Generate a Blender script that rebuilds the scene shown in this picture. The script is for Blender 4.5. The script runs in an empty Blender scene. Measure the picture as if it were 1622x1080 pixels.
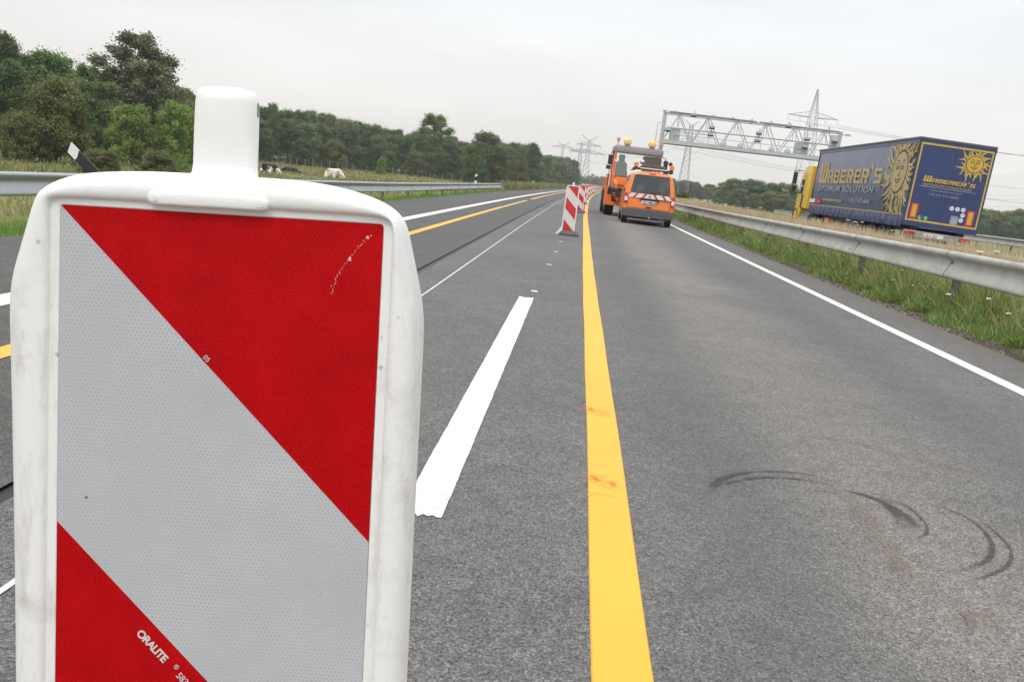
import bpy, bmesh, math, random
import numpy as np
from mathutils import Matrix, Vector
PI = math.pi
R = math.radians
random.seed(7)
rng = np.random.default_rng(11)
sc = bpy.context.scene
COL = sc.collection

# ------------------------------------------------------------------ camera
CH = 1.2
FW = Vector((-0.0561, 0.98156, -0.18276)); RT = Vector((0.99056, 0.07766, 0.1130)); UP = Vector((-0.12511, 0.17469, 0.97664))
cam = bpy.data.cameras.new('camera'); camo = bpy.data.objects.new('camera', cam); COL.objects.link(camo)
cam.sensor_width = 36; cam.lens = 36 * 1403 / 1622; cam.clip_start = 0.05; cam.clip_end = 6000
M = Matrix.Identity(4)
for i in range(3):
    M[i][0] = RT[i]; M[i][1] = UP[i]; M[i][2] = -FW[i]
M[2][3] = CH
camo.matrix_world = M
sc.camera = camo

def at(x, y, Y):
    """point seen at a photograph pixel, at the distance Y along the road"""
    v = FW * 1403 + RT * (x - 811) - UP * (y - 540)
    return v * (Y / v.y) + Vector((0, 0, CH))

# ------------------------------------------------------------------ light
sc.view_settings.view_transform = 'Standard'; sc.view_settings.look = 'None'
sc.view_settings.exposure = 0.1; sc.view_settings.gamma = 1
try: sc.view_settings.use_curve_mapping = False
except Exception: pass
w = bpy.data.worlds.new('World'); sc.world = w; w.use_nodes = True
nt = w.node_tree; nt.nodes.clear()
def N(nt, t, **k):
    n = nt.nodes.new(t)
    for a, b in k.items():
        setattr(n, a, b)
    return n
SUN_EL, SUN_ROT = R(52), R(200)
sky = N(nt, 'ShaderNodeTexSky', sky_type='NISHITA', sun_disc=False, sun_elevation=SUN_EL, sun_rotation=SUN_ROT)
skys = N(nt, 'ShaderNodeVectorMath', operation='SCALE'); skys.inputs['Scale'].default_value = 0.09
nt.links.new(sky.outputs[0], skys.inputs[0])
tc = N(nt, 'ShaderNodeTexCoord'); sep = N(nt, 'ShaderNodeSeparateXYZ'); nt.links.new(tc.outputs['Generated'], sep.inputs[0])
grad = N(nt, 'ShaderNodeValToRGB'); nt.links.new(sep.outputs[2], grad.inputs[0])
e = grad.color_ramp.elements
e[0].position = 0.0; e[0].color = (0.90, 0.85, 0.785, 1)
e[1].position = 1.0; e[1].color = (1.0, 1.0, 1.0, 1)
for p, c in ((0.10, (0.90, 0.885, 0.865)), (0.22, (0.85, 0.885, 0.91)), (0.42, (0.775, 0.865, 0.93)), (0.7, (0.95, 0.96, 0.98))):
    q = e.new(p); q.color = (*c, 1)
bri = N(nt, 'ShaderNodeMapRange'); bri.inputs['From Min'].default_value = 0.42; bri.inputs['From Max'].default_value = 1.0
bri.inputs['To Min'].default_value = 1.0; bri.inputs['To Max'].default_value = 2.3
nt.links.new(sep.outputs[2], bri.inputs['Value'])
# slow cloud mottling, stretched sideways like a low stratus deck
mp = N(nt, 'ShaderNodeMapping'); mp.inputs['Scale'].default_value = (1.0, 1.0, 4.5); nt.links.new(tc.outputs['Generated'], mp.inputs[0])
cn = N(nt, 'ShaderNodeTexNoise'); cn.inputs['Scale'].default_value = 2.3; cn.inputs['Detail'].default_value = 5; cn.inputs['Roughness'].default_value = 0.5
nt.links.new(mp.outputs[0], cn.inputs['Vector'])
cr = N(nt, 'ShaderNodeMapRange'); cr.inputs['From Min'].default_value = 0.3; cr.inputs['From Max'].default_value = 0.7
cr.inputs['To Min'].default_value = 0.94; cr.inputs['To Max'].default_value = 1.14
nt.links.new(cn.outputs[0], cr.inputs['Value'])
mu = N(nt, 'ShaderNodeMath', operation='MULTIPLY'); nt.links.new(bri.outputs[0], mu.inputs[0]); nt.links.new(cr.outputs[0], mu.inputs[1])
gs = N(nt, 'ShaderNodeVectorMath', operation='SCALE'); nt.links.new(grad.outputs[0], gs.inputs[0]); nt.links.new(mu.outputs[0], gs.inputs['Scale'])
mx = N(nt, 'ShaderNodeMix', data_type='RGBA'); mx.inputs[0].default_value = 0.93
nt.links.new(skys.outputs[0], mx.inputs[6]); nt.links.new(gs.outputs[0], mx.inputs[7])
bg = N(nt, 'ShaderNodeBackground'); bg.inputs[1].default_value = 1.0
nt.links.new(mx.outputs[2], bg.inputs[0])
wo = N(nt, 'ShaderNodeOutputWorld'); nt.links.new(bg.outputs[0], wo.inputs[0])

sl = bpy.data.lights.new('sun', 'SUN'); sl.energy = 0.9; sl.angle = R(16); sl.color = (1, 0.96, 0.9)
so = bpy.data.objects.new('sun', sl); COL.objects.link(so)
sdir = Vector((math.sin(SUN_ROT) * math.cos(SUN_EL), math.cos(SUN_ROT) * math.cos(SUN_EL), math.sin(SUN_EL)))
so.rotation_euler = sdir.to_track_quat('Z', 'Y').to_euler(); so.location = (0, -20, 40)

# ------------------------------------------------------------------ helpers
def tag(o, label=None, cat=None, group=None, kind=None):
    if label: o['label'] = label
    if cat: o['category'] = cat
    if group: o['group'] = group
    if kind: o['kind'] = kind
    return o

def empty(name, loc=(0, 0, 0), rot=(0, 0, 0), label=None, cat=None, group=None, kind=None):
    o = bpy.data.objects.new(name, None); COL.objects.link(o)
    o.location = loc; o.rotation_euler = rot; o.empty_display_size = 0.2
    return tag(o, label, cat, group, kind)

def copy_tree(o, parent=None):
    c = o.copy(); COL.objects.link(c); c.parent = parent
    for ch in o.children:
        copy_tree(ch, c)
    return c

class MB:
    def __init__(s): s.v = []; s.f = []; s.m = []; s.uv = {}
    def add(s, vs, fs, mi=0):
        b = len(s.v); s.v += [tuple(p) for p in vs]
        for f in fs: s.f.append(tuple(b + i for i in f)); s.m.append(mi)
        return b
    def box(s, x0, x1, y0, y1, z0, z1, mi=0, mat=None):
        vs = [Vector((x, y, z)) for z in (z0, z1) for y in (y0, y1) for x in (x0, x1)]
        if mat is not None: vs = [mat @ p for p in vs]
        s.add(vs, [(0, 2, 3, 1), (4, 5, 7, 6), (0, 1, 5, 4), (2, 6, 7, 3), (0, 4, 6, 2), (1, 3, 7, 5)], mi); return s
    def tube(s, a, b, r0, r1=None, n=8, mi=0, caps=True):
        a = Vector(a); b = Vector(b); r1 = r0 if r1 is None else r1
        d = (b - a).normalized(); u = d.orthogonal().normalized(); w_ = d.cross(u)
        vs = []
        for c, r in ((a, r0), (b, r1)):
            for i in range(n):
                t = 2 * PI * i / n; vs.append(c + (u * math.cos(t) + w_ * math.sin(t)) * r)
        fs = [(i, (i + 1) % n, n + (i + 1) % n, n + i) for i in range(n)]
        if caps: fs += [tuple(range(n))[::-1], tuple(range(n, 2 * n))]
        s.add(vs, fs, mi); return s
    def path(s, pts, r, n=6, mi=0):
        for a, b in zip(pts[:-1], pts[1:]): s.tube(a, b, r, r, n, mi)
        return s
    def bar(s, a, b, w_, mi=0): return s.tube(a, b, w_ * 0.7, w_ * 0.7, 4, mi)
    def prism(s, poly, axis, a0, a1, mi=0, mat=None):
        n = len(poly); vs = []
        for a in (a0, a1):
            for p, q in poly:
                P = {'x': (a, p, q), 'y': (p, a, q), 'z': (p, q, a)}[axis]
                vs.append(Vector(P) if mat is None else mat @ Vector(P))
        fs = [tuple(range(n)), tuple(range(n, 2 * n))[::-1]] + [(i, n + i, n + (i + 1) % n, (i + 1) % n) for i in range(n)]
        s.add(vs, fs, mi); return s
    def loft(s, rings, mi=0, caps=True, closed=True):
        n = len(rings[0]); vs = [p for r in rings for p in r]; fs = []
        for k in range(len(rings) - 1):
            for i in range(n if closed else n - 1):
                j = (i + 1) % n
                fs.append((k * n + i, k * n + j, (k + 1) * n + j, (k + 1) * n + i))
        if caps: fs += [tuple(range(n))[::-1], tuple((len(rings) - 1) * n + i for i in range(n))]
        s.add(vs, fs, mi); return s
    def ball(s, c, rx, ry=None, rz=None, n=12, m=8, mi=0):
        ry = ry or rx; rz = rz or rx
        rings = []
        for j in range(m + 1):
            t = PI * j / m; q = max(math.sin(t), 1e-3)
            rings.append([(c[0] + rx * q * math.cos(2 * PI * i / n), c[1] + ry * q * math.sin(2 * PI * i / n), c[2] + rz * math.cos(t)) for i in range(n)])
        s.loft(rings, mi); return s
    def build(s, name, mats, parent=None, smooth=False, bevel=0, seg=2, subsurf=0, loc=None, rot=None, auto=None, fix=True):
        me = bpy.data.meshes.new(name); me.from_pydata(s.v, [], s.f)
        if not isinstance(mats, (list, tuple)): mats = [mats]
        for m_ in mats: me.materials.append(m_)
        me.polygons.foreach_set('material_index', s.m)
        if fix:
            bm = bmesh.new(); bm.from_mesh(me); bmesh.ops.recalc_face_normals(bm, faces=bm.faces); bm.to_mesh(me); bm.free()
        if smooth: me.polygons.foreach_set('use_smooth', [True] * len(me.polygons))
        if auto is not None:
            me.polygons.foreach_set('use_smooth', [True] * len(me.polygons))
            me.set_sharp_from_angle(angle=R(auto))
        o = bpy.data.objects.new(name, me); COL.objects.link(o); o.parent = parent
        if loc is not None: o.location = loc
        if rot is not None: o.rotation_euler = rot
        if subsurf:
            md = o.modifiers.new('s', 'SUBSURF'); md.levels = subsurf; md.render_levels = subsurf
        if bevel:
            md = o.modifiers.new('b', 'BEVEL'); md.width = bevel; md.segments = seg; md.limit_method = 'ANGLE'; md.angle_limit = R(35)
        return o

def rrect(x0, x1, y0, y1, r, n=4):
    out = []
    for cx, cy, a in ((x1 - r, y1 - r, 0), (x0 + r, y1 - r, 90), (x0 + r, y0 + r, 180), (x1 - r, y0 + r, 270)):
        for i in range(n + 1):
            t = R(a + 90 * i / n); out.append((cx + r * math.cos(t), cy + r * math.sin(t)))
    return out

def rpoly(pts, r, n=4):
    """round the corners of a convex polygon"""
    out = []; L = len(pts)
    for i in range(L):
        p = Vector(pts[i]); a = Vector(pts[i - 1]); b = Vector(pts[(i + 1) % L])
        u = (a - p).normalized(); v = (b - p).normalized()
        s = p + u * r; e_ = p + v * r
        for k in range(n + 1):
            t = k / n; out.append(tuple(s * (1 - t) ** 2 + p * 2 * t * (1 - t) + e_ * t ** 2))
    return out

# ---- materials
def new_mat(name):
    m = bpy.data.materials.new(name); m.use_nodes = True
    nt = m.node_tree; b = nt.nodes['Principled BSDF']
    return m, nt, b

def mat(name, col, rough=0.5, metal=0.0, var=0.0, vscale=8.0, bump=0.0, bscale=40.0, dirt_or_reflection=None, dscale=3.0, damt=0.3, coat=0, spec=None, trans=0, emis=0):
    m, nt, b = new_mat(name)
    b.inputs['Base Color'].default_value = (*col, 1); b.inputs['Roughness'].default_value = rough; b.inputs['Metallic'].default_value = metal
    if coat: b.inputs['Coat Weight'].default_value = coat; b.inputs['Coat Roughness'].default_value = 0.08
    if spec is not None: b.inputs['Specular IOR Level'].default_value = spec
    if trans: b.inputs['Transmission Weight'].default_value = trans
    tc = N(nt, 'ShaderNodeTexCoord'); last = None
    if var:
        no = N(nt, 'ShaderNodeTexNoise'); no.inputs['Scale'].default_value = vscale; no.inputs['Detail'].default_value = 6
        nt.links.new(tc.outputs['Object'], no.inputs['Vector'])
        mr = N(nt, 'ShaderNodeMapRange'); mr.inputs['From Min'].default_value = 0.25; mr.inputs['From Max'].default_value = 0.75
        mr.inputs['To Min'].default_value = 1 - var; mr.inputs['To Max'].default_value = 1 + var
        nt.links.new(no.outputs[0], mr.inputs['Value'])
        vm = N(nt, 'ShaderNodeVectorMath', operation='SCALE'); vm.inputs[0].default_value = col
        nt.links.new(mr.outputs[0], vm.inputs['Scale']); last = vm.outputs[0]
    if dirt_or_reflection:
        no = N(nt, 'ShaderNodeTexNoise'); no.inputs['Scale'].default_value = dscale; no.inputs['Detail'].default_value = 9; no.inputs['Roughness'].default_value = 0.65
        nt.links.new(tc.outputs['Object'], no.inputs['Vector'])
        mr = N(nt, 'ShaderNodeMapRange'); mr.inputs['From Min'].default_value = 0.48; mr.inputs['From Max'].default_value = 0.75
        mr.inputs['To Min'].default_value = 0; mr.inputs['To Max'].default_value = damt
        nt.links.new(no.outputs[0], mr.inputs['Value'])
        mx = N(nt, 'ShaderNodeMix', data_type='RGBA'); nt.links.new(mr.outputs[0], mx.inputs[0])
        if last: nt.links.new(last, mx.inputs[6])
        else: mx.inputs[6].default_value = (*col, 1)
        mx.inputs[7].default_value = (*dirt_or_reflection, 1); last = mx.outputs[2]
    if last: nt.links.new(last, b.inputs['Base Color'])
    if bump:
        no = N(nt, 'ShaderNodeTexNoise'); no.inputs['Scale'].default_value = bscale; no.inputs['Detail'].default_value = 4
        nt.links.new(tc.outputs['Object'], no.inputs['Vector'])
        bp = N(nt, 'ShaderNodeBump'); bp.inputs['Strength'].default_value = bump; bp.inputs['Distance'].default_value = 0.01
        nt.links.new(no.outputs[0], bp.inputs['Height']); nt.links.new(bp.outputs[0], b.inputs['Normal'])
    if emis:
        b.inputs['Emission Color'].default_value = (*col, 1); b.inputs['Emission Strength'].default_value = emis
    return m

def rgbramp(nt, fac, stops):
    r = N(nt, 'ShaderNodeValToRGB'); nt.links.new(fac, r.inputs[0]); e = r.color_ramp.elements
    while len(e) < len(stops): e.new(0.5)
    for i, (p, c) in enumerate(stops): e[i].position = p; e[i].color = (*c, 1)
    return r.outputs[0]

def noise(nt, vec, scale, detail=4, rough=0.5):
    n = N(nt, 'ShaderNodeTexNoise'); n.inputs['Scale'].default_value = scale; n.inputs['Detail'].default_value = detail; n.inputs['Roughness'].default_value = rough
    nt.links.new(vec, n.inputs['Vector']); return n.outputs[0]
def maprange(nt, v, a, b, c, d, smooth=False):
    n = N(nt, 'ShaderNodeMapRange')
    if smooth: n.interpolation_type = 'SMOOTHSTEP'
    for k, q in zip(('From Min', 'From Max', 'To Min', 'To Max'), (a, b, c, d)): n.inputs[k].default_value = q
    nt.links.new(v, n.inputs['Value']); return n.outputs[0]
def mixc(nt, f, a, b, blend='MIX'):
    n = N(nt, 'ShaderNodeMix', data_type='RGBA', blend_type=blend)
    for i, q in ((0, f), (6, a), (7, b)):
        if isinstance(q, (int, float)): n.inputs[i].default_value = q
        elif isinstance(q, tuple): n.inputs[i].default_value = (*q, 1)
        else: nt.links.new(q, n.inputs[i])
    return n.outputs[2]
def math_(nt, op, a, b=None):
    n = N(nt, 'ShaderNodeMath', operation=op)
    for i, q in ((0, a), (1, b)):
        if q is None: continue
        if isinstance(q, (int, float)): n.inputs[i].default_value = q
        else: nt.links.new(q, n.inputs[i])
    return n.outputs[0]

def asphalt(name, dark=1.0, tracks=True):
    m, nt, b = new_mat(name)
    uv = N(nt, 'ShaderNodeUVMap'); uv.uv_map = 'UVMap'; V = uv.outputs[0]
    st = N(nt, 'ShaderNodeSeparateXYZ'); nt.links.new(V, st.inputs[0])
    vo = N(nt, 'ShaderNodeTexVoronoi'); vo.inputs['Scale'].default_value = 140; nt.links.new(V, vo.inputs['Vector'])
    vo2 = N(nt, 'ShaderNodeTexVoronoi'); vo2.inputs['Scale'].default_value = 48; nt.links.new(V, vo2.inputs['Vector'])
    # each stone its own grey, dark gaps of bitumen between the stones
    sp = N(nt, 'ShaderNodeSeparateColor'); nt.links.new(vo.outputs['Color'], sp.inputs[0])
    sp2 = N(nt, 'ShaderNodeSeparateColor'); nt.links.new(vo2.outputs['Color'], sp2.inputs[0])
    stone = rgbramp(nt, sp.outputs[0], [(0.0, (0.140, 0.136, 0.135)), (0.5, (0.187, 0.181, 0.174)), (0.85, (0.225, 0.216, 0.204)), (1.0, (0.29, 0.275, 0.255))])
    gap = maprange(nt, vo.outputs['Distance'], 0.38, 0.66, 1.0, 0.60)
    c1 = mixc(nt, 1.0, stone, (1, 1, 1), 'MULTIPLY')
    vs = N(nt, 'ShaderNodeVectorMath', operation='SCALE'); nt.links.new(c1, vs.inputs[0])
    big = noise(nt, V, 0.45, 5, 0.6); mid = noise(nt, V, 5.0, 5, 0.6)
    holes = maprange(nt, noise(nt, V, 95.0, 3, 0.6), 0.35, 0.45, 0.42, 1.0)
    f1 = maprange(nt, big, 0.3, 0.7, 0.88, 1.12); f2 = maprange(nt, mid, 0.3, 0.7, 0.9, 1.1)
    f = math_(nt, 'MULTIPLY', math_(nt, 'MULTIPLY', gap, f1), math_(nt, 'MULTIPLY', f2, holes))
    mott = maprange(nt, sp2.outputs[1], 0.0, 1.0, 0.86, 1.14)
    f = math_(nt, 'MULTIPLY', f, mott)
    f = math_(nt, 'MULTIPLY', f, dark)
    nt.links.new(f, vs.inputs['Scale']); colr = vs.outputs[0]
    if tracks:
        # dusty pale band between the wheel tracks, worn by works traffic; fades with a ragged edge
        sx = math_(nt, 'ADD', st.outputs[0], math_(nt, 'MULTIPLY', math_(nt, 'SUBTRACT', noise(nt, V, 0.8, 4, 0.6), 0.5), 0.9))
        band = maprange(nt, math_(nt, 'ABSOLUTE', math_(nt, 'SUBTRACT', sx, 1.55)), 0.0, 0.95, 1.0, 0.0, True)
        along = maprange(nt, noise(nt, V, 0.35, 2, 0.5), 0.3, 0.6, 0.45, 1.0)
        bandf = math_(nt, 'MULTIPLY', math_(nt, 'MULTIPLY', band, along), 0.95)
        vs2 = N(nt, 'ShaderNodeVectorMath', operation='MULTIPLY'); nt.links.new(colr, vs2.inputs[0]); vs2.inputs[1].default_value = (1.48, 1.42, 1.33)
        colr = mixc(nt, bandf, colr, vs2.outputs[0])
        # brown soil smears
        soil = math_(nt, 'MULTIPLY', maprange(nt, noise(nt, V, 1.7, 7, 0.7), 0.60, 0.78, 0.0, 0.45), maprange(nt, st.outputs[0], 0.5, 1.2, 0.0, 1.0))
        colr = mixc(nt, soil, colr, (0.15, 0.115, 0.085))
    if tracks:
        wob = math_(nt, 'MULTIPLY', math_(nt, 'SUBTRACT', noise(nt, V, 0.6, 3), 0.5), 0.5)
        for c0 in (0.75, 2.65):
            tk = math_(nt, 'MULTIPLY', maprange(nt, math_(nt, 'ABSOLUTE', math_(nt, 'SUBTRACT', math_(nt, 'ADD', st.outputs[0], wob), c0)), 0.05, 0.45, 1, 0, True), 0.28)
            colr = mixc(nt, tk, colr, (0.075, 0.074, 0.075))
        ed = maprange(nt, math_(nt, 'ADD', st.outputs[0], math_(nt, 'MULTIPLY', noise(nt, V, 4, 6, .7), 0.5)), 4.2, 4.7, 0, 0.8)
        colr = mixc(nt, ed, colr, (0.13, 0.105, 0.085))
    crk = N(nt, 'ShaderNodeTexVoronoi', feature='DISTANCE_TO_EDGE'); crk.inputs['Scale'].default_value = 0.35
    wv = N(nt, 'ShaderNodeVectorMath', operation='ADD'); nt.links.new(V, wv.inputs[0])
    nn = N(nt, 'ShaderNodeTexNoise'); nn.inputs['Scale'].default_value = 2.5; nn.inputs['Detail'].default_value = 6; nt.links.new(V, nn.inputs['Vector']); nt.links.new(nn.outputs['Color'], wv.inputs[1]); nt.links.new(wv.outputs[0], crk.inputs['Vector'])
    cf = math_(nt, 'MULTIPLY', maprange(nt, crk.outputs['Distance'], 0.0, 0.004, 1, 0), maprange(nt, noise(nt, V, 0.5, 3), 0.52, 0.6, 0, 0.7))
    colr = mixc(nt, cf, colr, (0.03, 0.03, 0.03))
    nt.links.new(colr, b.inputs['Base Color'])
    b.inputs['Roughness'].default_value = 0.86; b.inputs['Specular IOR Level'].default_value = 0.35
    h = math_(nt, 'ADD', math_(nt, 'MULTIPLY', vo.outputs['Distance'], -1.0), math_(nt, 'MULTIPLY', holes, 0.8))
    bp = N(nt, 'ShaderNodeBump'); bp.inputs['Strength'].default_value = 0.6; bp.inputs['Distance'].default_value = 0.004
    nt.links.new(h, bp.inputs['Height']); nt.links.new(bp.outputs[0], b.inputs['Normal'])
    return m

def paint(name, col, wear=0.35, pit=0.8, smear=None, pt=0.28):
    """road paint lying on rough asphalt: pitted, worn at places"""
    m, nt, b = new_mat(name)
    uv = N(nt, 'ShaderNodeUVMap'); uv.uv_map = 'UVMap'; V = uv.outputs[0]
    pits = maprange(nt, noise(nt, V, 75, 3, 0.6), pt, pt + .08, pit, 0.0)
    worn = maprange(nt, noise(nt, V, 2.2, 8, 0.75), 0.55, 0.75, 0.0, wear)
    f = math_(nt, 'MAXIMUM', math_(nt, 'MULTIPLY', pits, 0.8), worn)
    tone = maprange(nt, noise(nt, V, 1.1, 4, 0.6), 0.3, 0.7, 0.93, 1.06)
    vs = N(nt, 'ShaderNodeVectorMath', operation='SCALE'); vs.inputs[0].default_value = col; nt.links.new(tone, vs.inputs['Scale'])
    c = mixc(nt, f, vs.outputs[0], (0.20, 0.185, 0.17))
    if smear:
        mp = N(nt, 'ShaderNodeMapping'); mp.inputs['Scale'].default_value = (1, 2.2, 1); nt.links.new(V, mp.inputs[0])
        sf = maprange(nt, noise(nt, mp.outputs[0], 1.9, 6, 0.7), 0.60, 0.74, 0, 0.55)
        c = mixc(nt, sf, c, smear)
    nt.links.new(c, b.inputs['Base Color']); b.inputs['Roughness'].default_value = 0.55
    bp = N(nt, 'ShaderNodeBump'); bp.inputs['Strength'].default_value = 0.35; bp.inputs['Distance'].default_value = 0.003
    nt.links.new(noise(nt, V, 90, 3), bp.inputs['Height']); nt.links.new(bp.outputs[0], b.inputs['Normal'])
    return m

def blade_mat(name, stops, trans=0.35, rough=0.6):
    m, nt, b = new_mat(name)
    uv = N(nt, 'ShaderNodeUVMap'); uv.uv_map = 'UVMap'
    s = N(nt, 'ShaderNodeSeparateXYZ'); nt.links.new(uv.outputs[0], s.inputs[0])
    oi = N(nt, 'ShaderNodeObjectInfo')
    c = rgbramp(nt, s.outputs[0], stops)
    hv = N(nt, 'ShaderNodeHueSaturation'); nt.links.new(c, hv.inputs['Color'])
    nt.links.new(maprange(nt, oi.outputs['Random'], 0, 1, 0.48, 0.515), hv.inputs['Hue'])
    nt.links.new(maprange(nt, oi.outputs['Random'], 0, 1, 0.8, 1.2), hv.inputs['Value'])
    nt.links.new(hv.outputs[0], b.inputs['Base Color']); b.inputs['Roughness'].default_value = rough
    b.inputs['Specular IOR Level'].default_value = 0.3
    tr = N(nt, 'ShaderNodeBsdfTranslucent'); nt.links.new(hv.outputs[0], tr.inputs[0])
    ms = N(nt, 'ShaderNodeMixShader'); ms.inputs[0].default_value = trans
    nt.links.new(b.outputs[0], ms.inputs[1]); nt.links.new(tr.outputs[0], ms.inputs[2])
    nt.links.new(ms.outputs[0], nt.nodes['Material Output'].inputs[0])
    return m

def sheeting(name, col, dark, hexc):
    """retroreflective sheet with a honeycomb of sealed cells"""
    m, nt, b = new_mat(name)
    tc = N(nt, 'ShaderNodeTexCoord'); sp = N(nt, 'ShaderNodeSeparateXYZ'); nt.links.new(tc.outputs['Object'], sp.inputs[0])
    s = 0.0034
    def cell(ox, oy):
        x = math_(nt, 'SUBTRACT', math_(nt, 'FLOORED_MODULO', math_(nt, 'ADD', math_(nt, 'DIVIDE', sp.outputs[0], s), 1000 + ox), 1.0), 0.5)
        y = math_(nt, 'SUBTRACT', math_(nt, 'FLOORED_MODULO', math_(nt, 'ADD', math_(nt, 'DIVIDE', sp.outputs[2], s), 1732.0508 + oy), 1.7320508), 0.8660254)
        ax = math_(nt, 'ABSOLUTE', x); ay = math_(nt, 'ABSOLUTE', y)
        return math_(nt, 'MAXIMUM', ax, math_(nt, 'ADD', math_(nt, 'MULTIPLY', ax, 0.5), math_(nt, 'MULTIPLY', ay, 0.8660254)))
    d = math_(nt, 'MINIMUM', cell(0, 0), cell(0.5, 0.8660254))
    line = maprange(nt, d, 0.41, 0.46, 0.0, 1.0)
    patch = maprange(nt, noise(nt, tc.outputs['Object'], 9.0, 3), 0.35, 0.65, 0.35, 1.0)
    lf = math_(nt, 'MULTIPLY', line, patch)
    tone = maprange(nt, noise(nt, tc.outputs['Object'], 22.0, 6, 0.7), 0.3, 0.7, 0.86 if col[1] < .1 else .96, 1.14 if col[1] < .1 else 1.04)
    grain = maprange(nt, noise(nt, tc.outputs['Object'], 620, 3, .7), 0.3, 0.7, 0.68 if col[1] < .1 else .88, 1.36 if col[1] < .1 else 1.12)
    vs = N(nt, 'ShaderNodeVectorMath', operation='SCALE'); vs.inputs[0].default_value = col; nt.links.new(math_(nt, 'MULTIPLY', tone, grain), vs.inputs['Scale'])
    c = mixc(nt, math_(nt, 'MULTIPLY', lf, hexc), vs.outputs[0], dark)
    spk = N(nt, 'ShaderNodeTexVoronoi'); spk.inputs['Scale'].default_value = 38; nt.links.new(tc.outputs['Object'], spk.inputs['Vector'])
    sc_ = N(nt, 'ShaderNodeSeparateColor'); nt.links.new(spk.outputs['Color'], sc_.inputs[0])
    dot = math_(nt, 'MULTIPLY', maprange(nt, spk.outputs['Distance'], 0.035, 0.06, 1, 0), math_(nt, 'GREATER_THAN', sc_.outputs[0], 0.82))
    c = mixc(nt, math_(nt, 'MULTIPLY', dot, 0.75), c, (0.06, 0.05, 0.05))
    nt.links.new(c, b.inputs['Base Color']); b.inputs['Roughness'].default_value = 0.32; b.inputs['Coat Weight'].default_value = 0.0
    b.inputs['Specular IOR Level'].default_value = 0.05
    bp = N(nt, 'ShaderNodeBump'); bp.inputs['Strength'].default_value = 0.1 if col[1] < .1 else .25; bp.inputs['Distance'].default_value = 0.0006
    nt.links.new(lf, bp.inputs['Height']); nt.links.new(bp.outputs[0], b.inputs['Normal'])
    return m

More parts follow.
